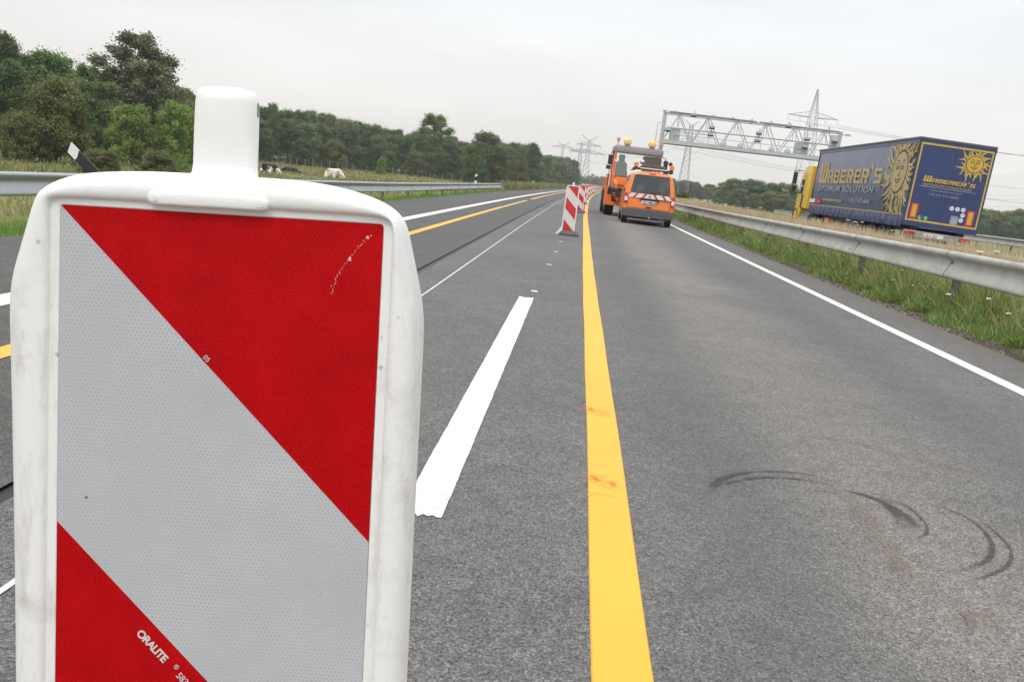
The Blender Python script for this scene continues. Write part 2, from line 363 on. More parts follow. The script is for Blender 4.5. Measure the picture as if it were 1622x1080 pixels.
MT = dict(
    white_plastic=mat('white_plastic', (0.78, 0.775, 0.75), 0.42, var=0.03, vscale=14, dirt_or_reflection=(0.42, 0.38, 0.33), dscale=9, damt=0.22, bump=0.03, bscale=120),
    white_paint=mat('white_lacquer', (0.78, 0.78, 0.76), 0.4),
    red_sheet=sheeting('red_sheet', (0.42, 0.004, 0.006), (0.62, 0.03, 0.03), 0.16),
    white_sheet=sheeting('grey_white_sheet', (0.43, 0.438, 0.455), (0.62, 0.63, 0.65), 0.85),
    far_red=mat('red_film', (0.58, 0.03, 0.025), 0.4, var=0.08), far_white=mat('white_film', (0.66, 0.66, 0.65), 0.4, var=0.05),
    rubber=mat('recycled_rubber', (0.10, 0.10, 0.098), 0.85, var=0.2, vscale=12, bump=0.4, bscale=60),
    tyre=mat('tyre', (0.018, 0.018, 0.018), 0.8), black=mat('black_plastic', (0.02, 0.02, 0.022), 0.45),
    dark=mat('dark_grey_plastic', (0.09, 0.088, 0.092), 0.6, var=0.1), grey=mat('grey_plastic', (0.22, 0.215, 0.215), 0.55, var=0.1),
    orange=mat('orange_lacquer', (0.83, 0.20, 0.018), 0.3, coat=0.5, var=0.05, vscale=2, dirt_or_reflection=(0.35, 0.16, 0.06), dscale=2.5, damt=0.25),
    orange2=mat('orange_works_lacquer', (0.72, 0.17, 0.02), 0.4, coat=0.2, var=0.12, vscale=5, dirt_or_reflection=(0.16, 0.08, 0.04), dscale=5, damt=0.6),
    yellow=mat('yellow_lacquer', (0.80, 0.50, 0.03), 0.35, coat=0.4, var=0.05),
    galv=mat('galvanised_steel', (0.43, 0.415, 0.38), 0.7, 0.04, var=0.13, vscale=3.5, dirt_or_reflection=(0.23, 0.20, 0.165), dscale=2.6, damt=0.6, bump=0.05),
    postm=mat('rusty_post', (0.17, 0.155, 0.135), 0.75, 0.1, var=0.2, dirt_or_reflection=(0.10, 0.06, 0.04), dscale=6, damt=0.6),
    galv2=mat('galvanised_steel_bright', (0.44, 0.45, 0.46), 0.4, 0.55, var=0.12, vscale=3, dirt_or_reflection=(0.2, 0.19, 0.17), dscale=3, damt=0.4),
    gantry=mat('gantry_steel', (0.50, 0.51, 0.51), 0.5, 0.2, var=0.1, vscale=1.5), pyl=mat('pylon_steel', (0.27, 0.285, 0.285), 0.6, 0.2, var=0.15, vscale=0.3),
    boxgrey=mat('cabinet_grey', (0.42, 0.46, 0.48), 0.5, var=0.05),
    glass_dark=mat('tinted_glass', (0.03, 0.04, 0.04), 0.05, coat=0.6, dirt_or_reflection=(0.20, 0.15, 0.09), dscale=1.7, damt=0.55), chrome=mat('mirror_glass', (0.5, 0.52, 0.55), 0.1, 0.9),  # tan patches on the tinted glass are warm reflections painted into its colour
    lens_red=mat('red_lens', (0.50, 0.012, 0.012), 0.2, coat=0.6), lens_white=mat('clear_lens', (0.75, 0.72, 0.7), 0.15, coat=0.6),
    lens_orange=mat('amber_lens', (0.85, 0.22, 0.02), 0.2, coat=0.6), lamp_yellow=mat('yellow_lamp_housing', (0.85, 0.55, 0.04), 0.35, coat=0.4),
    blue=mat('blue_tarpaulin', (0.026, 0.044, 0.140), 0.42, coat=0.15, var=0.16, vscale=1.2, bump=0.25, bscale=2.5),
    blue_faded=mat('faded_blue_tarpaulin', (0.034, 0.056, 0.140), 0.32, coat=0.3, var=0.25, vscale=0.9, bump=0.5, bscale=1.6, dirt_or_reflection=(0.17, 0.18, 0.23), dscale=0.8, damt=0.45),
    gold=mat('gold_print', (0.62, 0.40, 0.045), 0.5, var=0.12), gold_faded=mat('faded_gold_print', (0.44, 0.34, 0.14), 0.45, var=0.15, vscale=3),
    grey_print=mat('grey_print', (0.30, 0.31, 0.36), 0.5, var=0.3, vscale=5), navy=mat('navy_line', (0.02, 0.025, 0.08), 0.5),
    seat=mat('seat_fabric', (0.045, 0.06, 0.08), 0.8), plate=mat('plate_white', (0.75, 0.76, 0.76), 0.4), ink=mat('black_ink', (0.02, 0.02, 0.02), 0.5),
    bumper=mat('bumper_alu', (0.36, 0.36, 0.35), 0.5, 0.2, var=0.2, dirt_or_reflection=(0.14, 0.12, 0.10), dscale=3, damt=0.8), green=mat('green_sticker', (0.02, 0.25, 0.10), 0.5), redst=mat('red_sticker', (0.6, 0.03, 0.03), 0.5), blue_ink=mat('blue_ink', (0.03, 0.1, 0.5), 0.5),
    cowb=mat('cow_hide', (0.6, 0.57, 0.5), 0.85), bark=mat('bark', (0.085, 0.072, 0.058), 0.9, var=0.3, vscale=3, bump=0.5, bscale=12),
    wood=mat('weathered_wood', (0.24, 0.21, 0.17), 0.85, var=0.2), wire=mat('conductor', (0.23, 0.24, 0.25), 0.6, 0.3), ceramic=mat('insulator_glass', (0.28, 0.32, 0.32), 0.3),
    screw=mat('screw', (0.5, 0.5, 0.48), 0.4, 0.5),
    scr_l=mat('scratch_light', (0.72, 0.45, 0.45), 0.5), print_l=mat('print_light', (0.62, 0.58, 0.57), 0.5),
)
def cowmat():
    m, nt, b = new_mat('holstein_hide')
    tc = N(nt, 'ShaderNodeTexCoord')
    f = maprange(nt, noise(nt, tc.outputs['Object'], 1.5, 2), 0.49, 0.51, 0, 1)
    nt.links.new(mixc(nt, f, (0.02, 0.018, 0.017), (0.74, 0.71, 0.66)), b.inputs['Base Color']); b.inputs['Roughness'].default_value = 0.8
    return m
MT['cow_bw'] = cowmat()
def plastic():
    m, nt, b = new_mat('weathered_white_plastic')
    tc = N(nt, 'ShaderNodeTexCoord'); V = tc.outputs['Object']
    mp = N(nt, 'ShaderNodeMapping'); mp.inputs['Scale'].default_value = (1, 1, .22); nt.links.new(V, mp.inputs[0])
    st = maprange(nt, noise(nt, mp.outputs[0], 60, 7, 0.7), 0.50, 0.74, 0, 0.55)
    sm = maprange(nt, noise(nt, V, 13, 8, 0.75), 0.55, 0.78, 0, 0.6)
    sp = N(nt, 'ShaderNodeSeparateXYZ'); nt.links.new(V, sp.inputs[0]); low = maprange(nt, sp.outputs[2], 0.01, -0.10, 0.12, 1.0)
    f = math_(nt, 'MULTIPLY', math_(nt, 'ADD', st, sm), math_(nt, 'MULTIPLY', low, 1.1))
    c = mixc(nt, f, (0.80, 0.795, 0.77), (0.47, 0.43, 0.37))
    vo = N(nt, 'ShaderNodeTexVoronoi'); vo.inputs['Scale'].default_value = 75; nt.links.new(V, vo.inputs['Vector']); cc = N(nt, 'ShaderNodeSeparateColor'); nt.links.new(vo.outputs['Color'], cc.inputs[0])
    dot = math_(nt, 'MULTIPLY', maprange(nt, vo.outputs['Distance'], 0.05, 0.2, 1, 0), math_(nt, 'GREATER_THAN', cc.outputs[0], 0.90))
    c = mixc(nt, math_(nt, 'MULTIPLY', dot, 0.55), c, (0.12, 0.09, 0.07))
    nt.links.new(c, b.inputs['Base Color']); b.inputs['Roughness'].default_value = 0.45
    bp = N(nt, 'ShaderNodeBump'); bp.inputs['Strength'].default_value = 0.12; bp.inputs['Distance'].default_value = 0.002
    nt.links.new(noise(nt, V, 420, 3), bp.inputs['Height']); nt.links.new(bp.outputs[0], b.inputs['Normal'])
    return m
MT['white_plastic'] = plastic()
MT['cow_w'] = mat('pale_hide', (0.74, 0.66, 0.57), 0.8, dirt_or_reflection=(0.25, 0.15, 0.10), dscale=2.2, damt=0.9)
MT['cow_b'] = mat('black_hide', (0.02, 0.018, 0.017), 0.7)

# ------------------------------------------------------------------ road frame: s = offset right of the camera line, Y = along
def cx(Y): return 1.6e-4 * max(0.0, min(Y, 700) - 18) ** 2 + max(0, Y - 700) * 2 * 1.6e-4 * 682
PROF = [(-900, -2.2), (-200, -1.8), (-90, -1.35), (-30, -1.25), (-14, -1.15), (-10.5, -0.85), (-8.2, -0.42), (-7.0, -0.20), (-6.3, -0.15), (-5.80, -0.04), (-5.6, -0.05), (4.2, -0.05),
        (4.40, -0.03), (4.7, 0.02), (5.3, 0.0), (7.3, -0.12), (9.0, -0.05), (9.4, -0.05), (20.6, -0.05), (21.2, -0.03), (23, -0.2), (27, -1.0), (60, -1.2), (200, -1.6), (900, -2.4)]
def gz(s):
    for (a, za), (b, zb) in zip(PROF[:-1], PROF[1:]):
        if a <= s <= b: return za + (zb - za) * (s - a) / (b - a)
    return -2.2
def gzx(x, Y): return gz(x - cx(Y))

def grid(name, ss, Ys, zf, m, jit=0):
    vs = []; uv = []
    for Y in Ys:
        for s in ss:
            vs.append((s + cx(Y), Y, zf(s, Y))); uv.append((s, Y))
    n = len(ss); fs = [(j * n + i, j * n + i + 1, (j + 1) * n + i + 1, (j + 1) * n + i) for j in range(len(Ys) - 1) for i in range(n - 1)]
    me = bpy.data.meshes.new(name); me.from_pydata(vs, [], fs); me.materials.append(m)
    ul = me.uv_layers.new(name='UVMap')
    li = np.zeros(len(me.loops), dtype=np.int32); me.loops.foreach_get('vertex_index', li)
    ul.data.foreach_set('uv', np.array(uv, dtype=np.float32)[li].ravel())
    o = bpy.data.objects.new(name, me); COL.objects.link(o); return o

YS = [-150, -60, -25] + list(np.arange(-8, 18, 1.0)) + list(np.arange(18, 120, 3.0)) + list(np.arange(120, 400, 8.0)) + [400, 430, 470, 520, 600, 700, 900, 1200, 1600]
def ground_mat():
    m, nt, b = new_mat('field_ground')
    uv = N(nt, 'ShaderNodeUVMap'); uv.uv_map = 'UVMap'; V = uv.outputs[0]
    st = N(nt, 'ShaderNodeSeparateXYZ'); nt.links.new(V, st.inputs[0])
    a = noise(nt, V, 0.05, 6, 0.6); d = noise(nt, V, 0.7, 8, 0.7)
    mead = rgbramp(nt, d, [(0.25, (0.13, 0.15, 0.05)), (0.5, (0.22, 0.21, 0.09)), (0.75, (0.32, 0.28, 0.14))])
    mead2 = rgbramp(nt, d, [(0.25, (0.05, 0.085, 0.02)), (0.6, (0.10, 0.125, 0.04)), (0.8, (0.16, 0.16, 0.07))])
    c = mixc(nt, maprange(nt, a, 0.45, 0.6, 0, 1), mead, mead2)
    # bare dark soil beside the asphalt
    sj = math_(nt, 'ADD', st.outputs[0], math_(nt, 'MULTIPLY', math_(nt, 'SUBTRACT', noise(nt, V, 3.0, 5, 0.65), 0.5), 0.5))
    soil = rgbramp(nt, noise(nt, V, 14, 6, 0.7), [(0.3, (0.030, 0.026, 0.022)), (0.7, (0.12, 0.10, 0.085))])
    sf = math_(nt, 'MULTIPLY', maprange(nt, sj, 4.6, 4.8, 1, 0), maprange(nt, sj, 3.5, 3.6, 0, 1))
    c = mixc(nt, sf, c, soil)
    und = rgbramp(nt, noise(nt, V, 9, 6, 0.7), [(0.3, (0.035, 0.045, 0.014)), (0.7, (0.11, 0.10, 0.05))])
    uf = math_(nt, 'MULTIPLY', maprange(nt, sj, 4.6, 4.8, 0, 1), maprange(nt, sj, 9.2, 9.3, 1, 0))
    c = mixc(nt, uf, c, und)
    nt.links.new(c, b.inputs['Base Color']); b.inputs['Roughness'].default_value = 0.95; b.inputs['Specular IOR Level'].default_value = 0.1
    bp = N(nt, 'ShaderNodeBump'); bp.inputs['Strength'].default_value = 0.7; bp.inputs['Distance'].default_value = 0.06
    nt.links.new(noise(nt, V, 6, 8, 0.7), bp.inputs['Height']); nt.links.new(bp.outputs[0], b.inputs['Normal'])
    return m
SS = sorted(set([p[0] for p in PROF] + [-600, -400, -130, -60, -45, -22, -17, -7.6, 4.55, 4.85, 5.0, 5.7, 6.2, 8.2, 24, 35, 45, 90, 130, 400, 600]))
def hfun(s, Y):
    z = gz(s)
    if 4.5 < s < 9.3: z += 0.03 * math.sin(s * 3.1 + Y * 0.7) * math.sin(Y * 1.3 + 2 * s)
    if s < -10 or s > 26: z += 0.12 * math.sin(s * 0.11 + 1) * math.sin(Y * 0.07)
    return z
tag(grid('ground', SS, YS, hfun, ground_mat()), 'meadow and verge ground beside the motorway', kind='structure')
ASP = asphalt('asphalt', 0.86); ASP_L = asphalt('asphalt_left', 0.62, False)
Yroad = [y for y in YS if y <= 900]
tag(grid('road', [-1.70, 0, 1.5, 3, 4.40], Yroad, lambda s, Y: 0.0, ASP), 'grey asphalt carriageway', kind='structure')
tag(grid('road_left_lane', [-5.78, -4, -2.5, -1.78], Yroad, lambda s, Y: 0.0, ASP_L), 'darker asphalt of the left lane and hard shoulder', kind='structure')
tag(grid('road_seam', [-1.78, -1.70], Yroad, lambda s, Y: -0.012, mat('bitumen', (0.016, 0.016, 0.017), 0.6, bump=0.5, bscale=20)), 'dark bitumen seam between two lanes', kind='structure')
tag(grid('opposite_road', [9.4, 12, 16, 20.6], Yroad, lambda s, Y: 0.0, ASP_L), 'asphalt of the opposite carriageway', kind='structure')

WP = paint('white_road_paint', (0.68, 0.67, 0.64), 0.45, 0.6, pt=.32); WPD = paint('white_dash_paint', (0.66, 0.65, 0.625), 0.8, 0.75, pt=.36)
YP = paint('yellow_marking_tape', (0.80, 0.385, 0.028), 0.04, 0.10, smear=(0.62, 0.27, 0.07)); YP2 = paint('yellow_marking_tape_old', (0.66, 0.43, 0.10), 0.3, 0.5)
GP = paint('thin_white_paint', (0.55, 0.55, 0.54), 0.6, 0.9)
def strip(name, s0, s1, Y0, Y1, m, z=0.004, step=None, label=None):
    Ys = [y for y in YS if Y0 < y < Y1]; Ys = [Y0] + Ys + [Y1]
    a_, b_ = max(Y0, 1.8), min(Y1, 22)
    if b_ > a_: Ys = sorted(set([y for y in Ys if y <= a_ or y >= b_] + list(np.arange(a_, b_, .05)) + [b_]))
    nc = 9 if name == 'white_dash' else 1
    o = grid(name, [s0 + (s1 - s0) * k / nc for k in range(nc + 1)], Ys, lambda s, Y: z, m)
    n_ = nc + 1; rr = random.Random(int(abs(s0) * 1000)); w1 = w2 = 0
    for j in range(len(Ys)):
        w1 = w1 * .6 + rr.gauss(0, .0006); w2 = w2 * .6 + rr.gauss(0, .0006)
        if Ys[j] < 22: o.data.vertices[j * n_].co.x += w1; o.data.vertices[j * n_ + nc].co.x += w2
    if nc > 1:
        for i in range(n_):
            o.data.vertices[i].co.y -= rr.uniform(0, .035); o.data.vertices[(len(Ys) - 1) * n_ + i].co.y += rr.uniform(-.03, .05)
    return tag(o, label, kind='structure')
strip('white_edge_line', 3.52, 3.67, -8, 420, WP, label='solid white edge line along the right verge')
strip('white_lane_line', -3.86, -3.62, -8, 420, WP, label='wide white line beside the hard shoulder')
strip('yellow_lane_line', -2.95, -2.80, -8, 33.3, YP, label='yellow temporary line on the left lane')
strip('yellow_lane_line', -2.93, -2.80, 33.5, 46.5, YP2, label='worn yellow temporary line farther along the left lane')
strip('yellow_lane_line', -2.95, -2.80, 50, 300, YP, label='yellow temporary line far along the left lane')
strip('white_dash', -0.49, -0.34, 2.93, 8.93, WPD, label='white dash painted between beacon and yellow tape')
strip('thin_white_line', -1.365, -1.345, -8, 120, GP, label='thin white guide line beside the seam')
# yellow tape in the middle: laid in lengths that do not meet quite straight
def tape(name, pts, m, w_=0.15, th=0.005, label=None):
    vs = []; uv = []
    for s, Y in pts:
        for d, z in ((-w_ / 2 - 0.004, 0.0005), (-w_ / 2, th), (w_ / 2, th), (w_ / 2 + 0.004, 0.0005)):
            vs.append((s + d + cx(Y), Y, z)); uv.append((s + d, Y))
    fs = [(4 * j + i, 4 * j + i + 1, 4 * j + i + 5, 4 * j + i + 4) for j in range(len(pts) - 1) for i in range(3)]
    me = bpy.data.meshes.new(name); me.from_pydata(vs, [], fs); me.materials.append(m)
    ul = me.uv_layers.new(name='UVMap'); li = np.zeros(len(me.loops), dtype=np.int32); me.loops.foreach_get('vertex_index', li)
    ul.data.foreach_set('uv', np.array(uv, dtype=np.float32)[li].ravel())
    o = bpy.data.objects.new(name, me); COL.objects.link(o); return tag(o, label, kind='structure')
def tp(Y): return 0.250 + 0.002 * math.sin(Y * 1.9) + 0.007 * math.sin(Y * 0.30 + 1)
tape('yellow_tape_line', [(tp(y), y) for y in np.arange(-4, 60.2, 0.35)], YP, label='broad yellow tape line running down the road')
tape('yellow_tape_line', [(0.235 + (0.25 if False else 0), y) for y in np.arange(60.4, 420, 4)], YP, label='yellow tape line bending right in the distance')

# pale chips of old markings between the dashes
for i, (s, Y) in enumerate([(-0.40, 9.45), (-0.36, 12.7), (-0.33, 15.2), (-0.31, 17.9)]):
    strip('marking_remnant', s, s + 0.07, Y, Y + 0.12, WPD, label='small pale remnant of an old dash')

# skid marks: arcs of rubber with ragged density
def decal_mat(name, col, dens=0.75, scale=14, lo=0.35, hi=0.6):
    m, nt, b = new_mat(name)
    uv = N(nt, 'ShaderNodeUVMap'); uv.uv_map = 'UVMap'; V = uv.outputs[0]
    st = N(nt, 'ShaderNodeSeparateXYZ'); nt.links.new(V, st.inputs[0])
    tc = N(nt, 'ShaderNodeTexCoord')
    edge = maprange(nt, math_(nt, 'ABSOLUTE', math_(nt, 'SUBTRACT', st.outputs[1], 0.5)), 0.2, 0.5, 1, 0, True)
    ends = math_(nt, 'MULTIPLY', maprange(nt, st.outputs[0], 0, 0.12, 0, 1, True), maprange(nt, st.outputs[0], 0.65, 1, 1, 0, True))
    rag = maprange(nt, noise(nt, tc.outputs['Object'], scale, 6, 0.75), lo, hi, 0.35, 1)
    fine = maprange(nt, noise(nt, tc.outputs['Object'], 110, 2, 0.5), 0.35, 0.6, 0.6, 1)
    a = math_(nt, 'MULTIPLY', math_(nt, 'MULTIPLY', edge, ends), math_(nt, 'MULTIPLY', math_(nt, 'MULTIPLY', rag, fine), dens))
    b.inputs['Base Color'].default_value = (*col, 1); b.inputs['Roughness'].default_value = 0.75
    nt.links.new(a, b.inputs['Alpha']); return m
SK = decal_mat('tyre_rubber_mark', (0.045, 0.042, 0.041), 1.0); SO = decal_mat('soil_smear', (0.22, 0.165, 0.115), 0.5, 9, 0.45, 0.7)
def gpx(x, y, z=0.0):
    v = FW * 1403 + RT * (x - 811) - UP * (y - 540); t = (z - CH) / v.z
    p = v * t; return Vector((p.x, p.y, 0))
def arc_decal(name, pix, widths, m, z, label):
    P = [gpx(*p) for p in pix]; pts = []; ws = []
    for i in range(len(P) - 1):
        p0 = P[max(i - 1, 0)]; p1 = P[i]; p2 = P[i + 1]; p3 = P[min(i + 2, len(P) - 1)]
        for k in range(8):
            t = k / 8
            pts.append(0.5 * ((2 * p1) + (p2 - p0) * t + (2 * p0 - 5 * p1 + 4 * p2 - p3) * t * t + (3 * p1 - p0 - 3 * p2 + p3) * t ** 3))
            ws.append(1.5 * (widths[i] * (1 - t) + widths[i + 1] * t))
    pts.append(P[-1]); ws.append(1.5 * widths[-1]); vs = []; uv = []
    for i, p in enumerate(pts):
        d = (pts[min(i + 1, len(pts) - 1)] - pts[max(i - 1, 0)]).normalized(); nrm = Vector((-d.y, d.x, 0))
        for sg in (-1, 1):
            q = p + nrm * sg * ws[i] / 2; vs.append((q.x, q.y, z)); uv.append((i / (len(pts) - 1), (sg + 1) / 2))
    fs = [(2 * i, 2 * i + 1, 2 * i + 3, 2 * i + 2) for i in range(len(pts) - 1)]
    me = bpy.data.meshes.new(name); me.from_pydata(vs, [], fs); me.materials.append(m)
    ul = me.uv_layers.new(name='UVMap'); li = np.zeros(len(me.loops), dtype=np.int32); me.loops.foreach_get('vertex_index', li)
    ul.data.foreach_set('uv', np.array(uv, dtype=np.float32)[li].ravel())
    o = bpy.data.objects.new(name, me); COL.objects.link(o); return tag(o, label, kind='structure')
L_ = 'dark curved tyre mark on the asphalt'
arc_decal('tyre_mark', [(1126, 775), (1145, 758), (1190, 748), (1260, 749), (1330, 762)], [0.035, 0.035, 0.02, 0.018, 0.01], SK, 0.004, L_)
arc_decal('tyre_mark', [(1140, 768), (1200, 757), (1270, 760), (1340, 775)], [0.02, 0.02, 0.012, 0.008], SK, 0.0055, L_)
arc_decal('tyre_mark', [(1330, 775), (1385, 790), (1425, 815), (1445, 845)], [0.012, 0.03, 0.07, 0.11], SK, 0.004, L_)
arc_decal('tyre_mark', [(1360, 786), (1430, 800), (1465, 830), (1462, 850), (1420, 855)], [0.006, 0.01, 0.012, 0.01, 0.006], SK, 0.007, L_)
arc_decal('tyre_mark', [(1480, 798), (1540, 825), (1570, 860), (1560, 890), (1495, 912)], [0.008, 0.012, 0.018, 0.022, 0.012], SK, 0.004, L_)
arc_decal('tyre_mark', [(1555, 825), (1595, 862), (1600, 890), (1570, 910), (1530, 920)], [0.006, 0.012, 0.014, 0.016, 0.008], SK, 0.004, L_)
arc_decal('soil_smear', [(1270, 775), (1340, 785), (1390, 850), (1430, 905), (1500, 960)], [0.04, 0.08, 0.09, 0.10, 0.12], SO, 0.0085, 'brown soil smear inside the curved tyre marks')
ST_ = decal_mat('tape_smear', (0.58, 0.29, 0.07), 0.28, 16, 0.42, 0.62)
arc_decal('tape_smear', [(924, 655), (940, 650), (955, 658), (972, 660)], [.05, .10, .09, .05], ST_, .0075, 'brown scuff across the yellow tape')
arc_decal('tape_smear', [(926, 768), (945, 758), (965, 770), (984, 764)], [.04, .09, .10, .05], ST_, .0075, 'brown scuff across the near part of the yellow tape')
arc_decal('tape_smear', [(927, 788), (950, 784), (980, 792)], [.02, .03, .02], ST_, .0085, 'thin brown crease across the near part of the yellow tape')
arc_decal('soil_smear', [(1500, 975), (1540, 985), (1590, 965)], [0.06, 0.12, 0.05], SO, 0.0025, 'brown soil smear at the right edge of the foreground asphalt')
arc_decal('soil_smear', [(1250, 690), (1350, 700), (1500, 740), (1600, 760)], [0.05, 0.08, 0.08, 0.05], SO, 0.0025, 'faint brown track crossing the lane beyond the tyre marks')

# ------------------------------------------------------------------ vegetation
def sheet_mesh(name, V, F, UVv, mats, parent=None):
    """V (n,3) F list of equal-size faces (m,k); UVv per-vertex"""
    me = bpy.data.meshes.new(name); n = len(V); m_, k = F.shape
    me.vertices.add(n); me.vertices.foreach_set('co', V.astype(np.float32).ravel())
    me.loops.add(m_ * k); me.loops.foreach_set('vertex_index', F.astype(np.int32).ravel())
    me.polygons.add(m_); me.polygons.foreach_set('loop_start', np.arange(0, m_ * k, k, dtype=np.int32)); me.polygons.foreach_set('loop_total', np.full(m_, k, dtype=np.int32))
    me.update(calc_edges=True)
    ul = me.uv_layers.new(name='UVMap'); ul.data.foreach_set('uv', UVv[F.ravel()].astype(np.float32).ravel())
    me.materials.append(mats); me.validate()
    o = bpy.data.objects.new(name, me); COL.objects.link(o); o.parent = parent; return o

gzv = np.vectorize(gz); cxv = np.vectorize(cx)
def blades(name, s, Y, h, wd, hue, m, lean=0.35, label=None, droop=0.25):
    n = len(s); x = s + cxv(Y); z = gzv(s)
    a = rng.uniform(0, 2 * PI, n); la = rng.uniform(0, 2 * PI, n); ll = np.abs(rng.normal(0, lean, n)) * h
    dx, dy = np.cos(a) * wd / 2, np.sin(a) * wd / 2
    V = np.zeros((n, 6, 3)); ts = [0, 0.55, 1.0]; bw = [1.0, 0.8, 0.12]
    for k, (t, b_) in enumerate(zip(ts, bw)):
        px = x + np.cos(la) * ll * t ** 1.7; py = Y + np.sin(la) * ll * t ** 1.7; pz = z - 0.02 + h * (t - droop * 0.3 * t * t)
        V[:, 2 * k] = np.stack([px - dx * b_, py - dy * b_, pz], 1); V[:, 2 * k + 1] = np.stack([px + dx * b_, py + dy * b_, pz], 1)
    idx = np.arange(n)[:, None] * 6
    F = np.concatenate([idx + np.array([[0, 1, 3, 2]]), idx + np.array([[2, 3, 5, 4]])])
    UVv = np.repeat(np.stack([hue, rng.uniform(0, 1, n)], 1), 6, axis=0)
    o = sheet_mesh(name, V.reshape(-1, 3), F, UVv, m)
    return tag(o, label, kind='stuff')
def logY(n, a, b, p=1.0): return a * (b / a) ** (rng.uniform(0, 1, n) ** p)
def clump(s, Y, f, amp): return 1 + amp * np.sin(s * f + 2.3 * np.sin(Y * f * 0.61)) * np.sin(Y * f * 0.83 + 1.7 * np.sin(s * f * 0.7))

GREEN = blade_mat('green_grass', [(0, (0.11, 0.19, 0.036)), (0.45, (0.19, 0.29, 0.068)), (0.75, (0.32, 0.335, 0.13)), (1, (0.52, 0.44, 0.24))])
DRY = blade_mat('dry_grass', [(0, (0.22, 0.23, 0.08)), (0.25, (0.46, 0.39, 0.21)), (0.6, (0.64, 0.53, 0.32)), (1, (0.76, 0.65, 0.45))])
MEAD = blade_mat('meadow_grass', [(0, (0.13, 0.17, 0.055)), (0.5, (0.27, 0.27, 0.11)), (1, (0.47, 0.40, 0.21))])
n = 78000; Y = logY(n, 5.5, 110); s = 4.52 + 1.7 * rng.uniform(0, 1, n) ** 1.15
edge = 4.62 + 0.14 * np.sin(Y * 2.1) + 0.1 * np.sin(Y * 5.3 + 1) + 0.06 * np.sin(Y * 11.0)
keep = s > edge; s = s[keep]; Y = Y[keep]; n = len(s)
h = (0.05 + 0.25 * np.clip((s - edge[keep]) / 0.7, 0, 1) + 0.24 * np.clip((s - 4.8) / 0.4, 0, 1)) * rng.uniform(0.5, 1.25, n) * clump(s, Y, 5.0, 0.35)
blades('verge_grass', s, Y, h, 0.0042 + 0.0011 * Y, np.clip(rng.uniform(0, 0.80, n) + 0.12 * clump(s, Y, 1.7, 1) * rng.uniform(0, 1, n) + 0.35 * (s > 5.0) * rng.uniform(0, 1, n), 0, 1), GREEN, 0.5, 'green grass between the right edge of the asphalt and the guardrail')
# broad-leaved weeds in the verge
n = 16000; Y = logY(n, 6, 40); s = 4.62 + 1.0 * rng.uniform(0, 1, n)
g = clump(s, Y, 3.3, 1.0) > 1.1; s = s[g]; Y = Y[g]; n = len(s)
blades('verge_weeds', s, Y, rng.uniform(0.06, 0.22, n), 0.018 + 0.0012 * Y, rng.uniform(0.05, 0.75, n), GREEN, 0.9, 'broad leaved weeds in the right verge', 0.9)
n = 75000; Y = logY(n, 6.5, 170, 0.9); s = 5.15 + 4.0 * rng.uniform(0, 1, n) ** 0.9
blades('dry_grass', s, Y, rng.uniform(0.45, 0.98, n) * clump(s, Y, 1.3, 0.24) * np.clip((s - 4.9) / 1.2, 0.45, 1), 0.0045 + 0.0009 * Y, np.clip(rng.beta(2, 2, n) + 0.12, 0, 1), DRY, 0.28, 'tall dry grass on the median behind the guardrail')
n = 13000; Y = logY(n, 8, 130, 0.85); s = 5.5 + 3.4 * rng.uniform(0, 1, n)
blades('seeding_grass', s, Y, rng.uniform(0.85, 1.15, n), 0.005 + 0.0009 * Y, rng.uniform(0.35, 0.9, n), DRY, 0.18, 'thin tall seeding stalks above the dry grass')
n = 40000; Y = logY(n, 6, 170, 0.9); s = -5.72 - 3.2 * rng.uniform(0, 1, n) ** 1.1
near = np.clip((-5.72 - s) / 0.8, 0, 1)
blades('verge_grass', s, Y, (0.06 + 0.14 * near) * rng.uniform(0.6, 1.3, n), 0.005 + 0.001 * Y, np.clip(rng.uniform(0.05, 0.6, n) + 0.35 * (s < -6.9), 0, 1), GREEN, 0.4, 'grass strip beside the hard shoulder under the left guardrail')
n = 26000; Y = logY(n, 73, 330, 1.0); s = -5.75 - 6.5 * rng.uniform(0, 1, n)
blades('dry_grass', s, Y, rng.uniform(0.4, 1.0, n), 0.0015 * Y, rng.uniform(0.0, 0.75, n), MEAD, 0.25, 'tall pale grass lining the left shoulder beyond the guardrail end')
n = 52000; Y = logY(n, 14, 210, 0.75); xx = -8.5 - rng.uniform(0, 1, n) ** 0.8 * (10 + 0.42 * Y)
blades('meadow_grass', xx, Y, rng.uniform(0.10, 0.34, n) * clump(xx, Y, 0.35, 0.5), 0.0018 * Y, np.clip(rng.uniform(0, 1, n) * 0.8 + 0.2 * (clump(xx, Y, 0.12, 1) > 1), 0, 1), MEAD, 0.5, 'cow pasture grass left of the motorway')
n = 30000; Y = logY(n, 30, 260, 0.8); xx = 21.5 + rng.uniform(0, 1, n) * (10 + 0.5 * Y)
blades('field_grass', xx, Y, rng.uniform(0.2, 0.6, n), 0.0018 * Y, rng.uniform(0.2, 1, n), MEAD, 0.4, 'grass field right of the opposite carriageway')

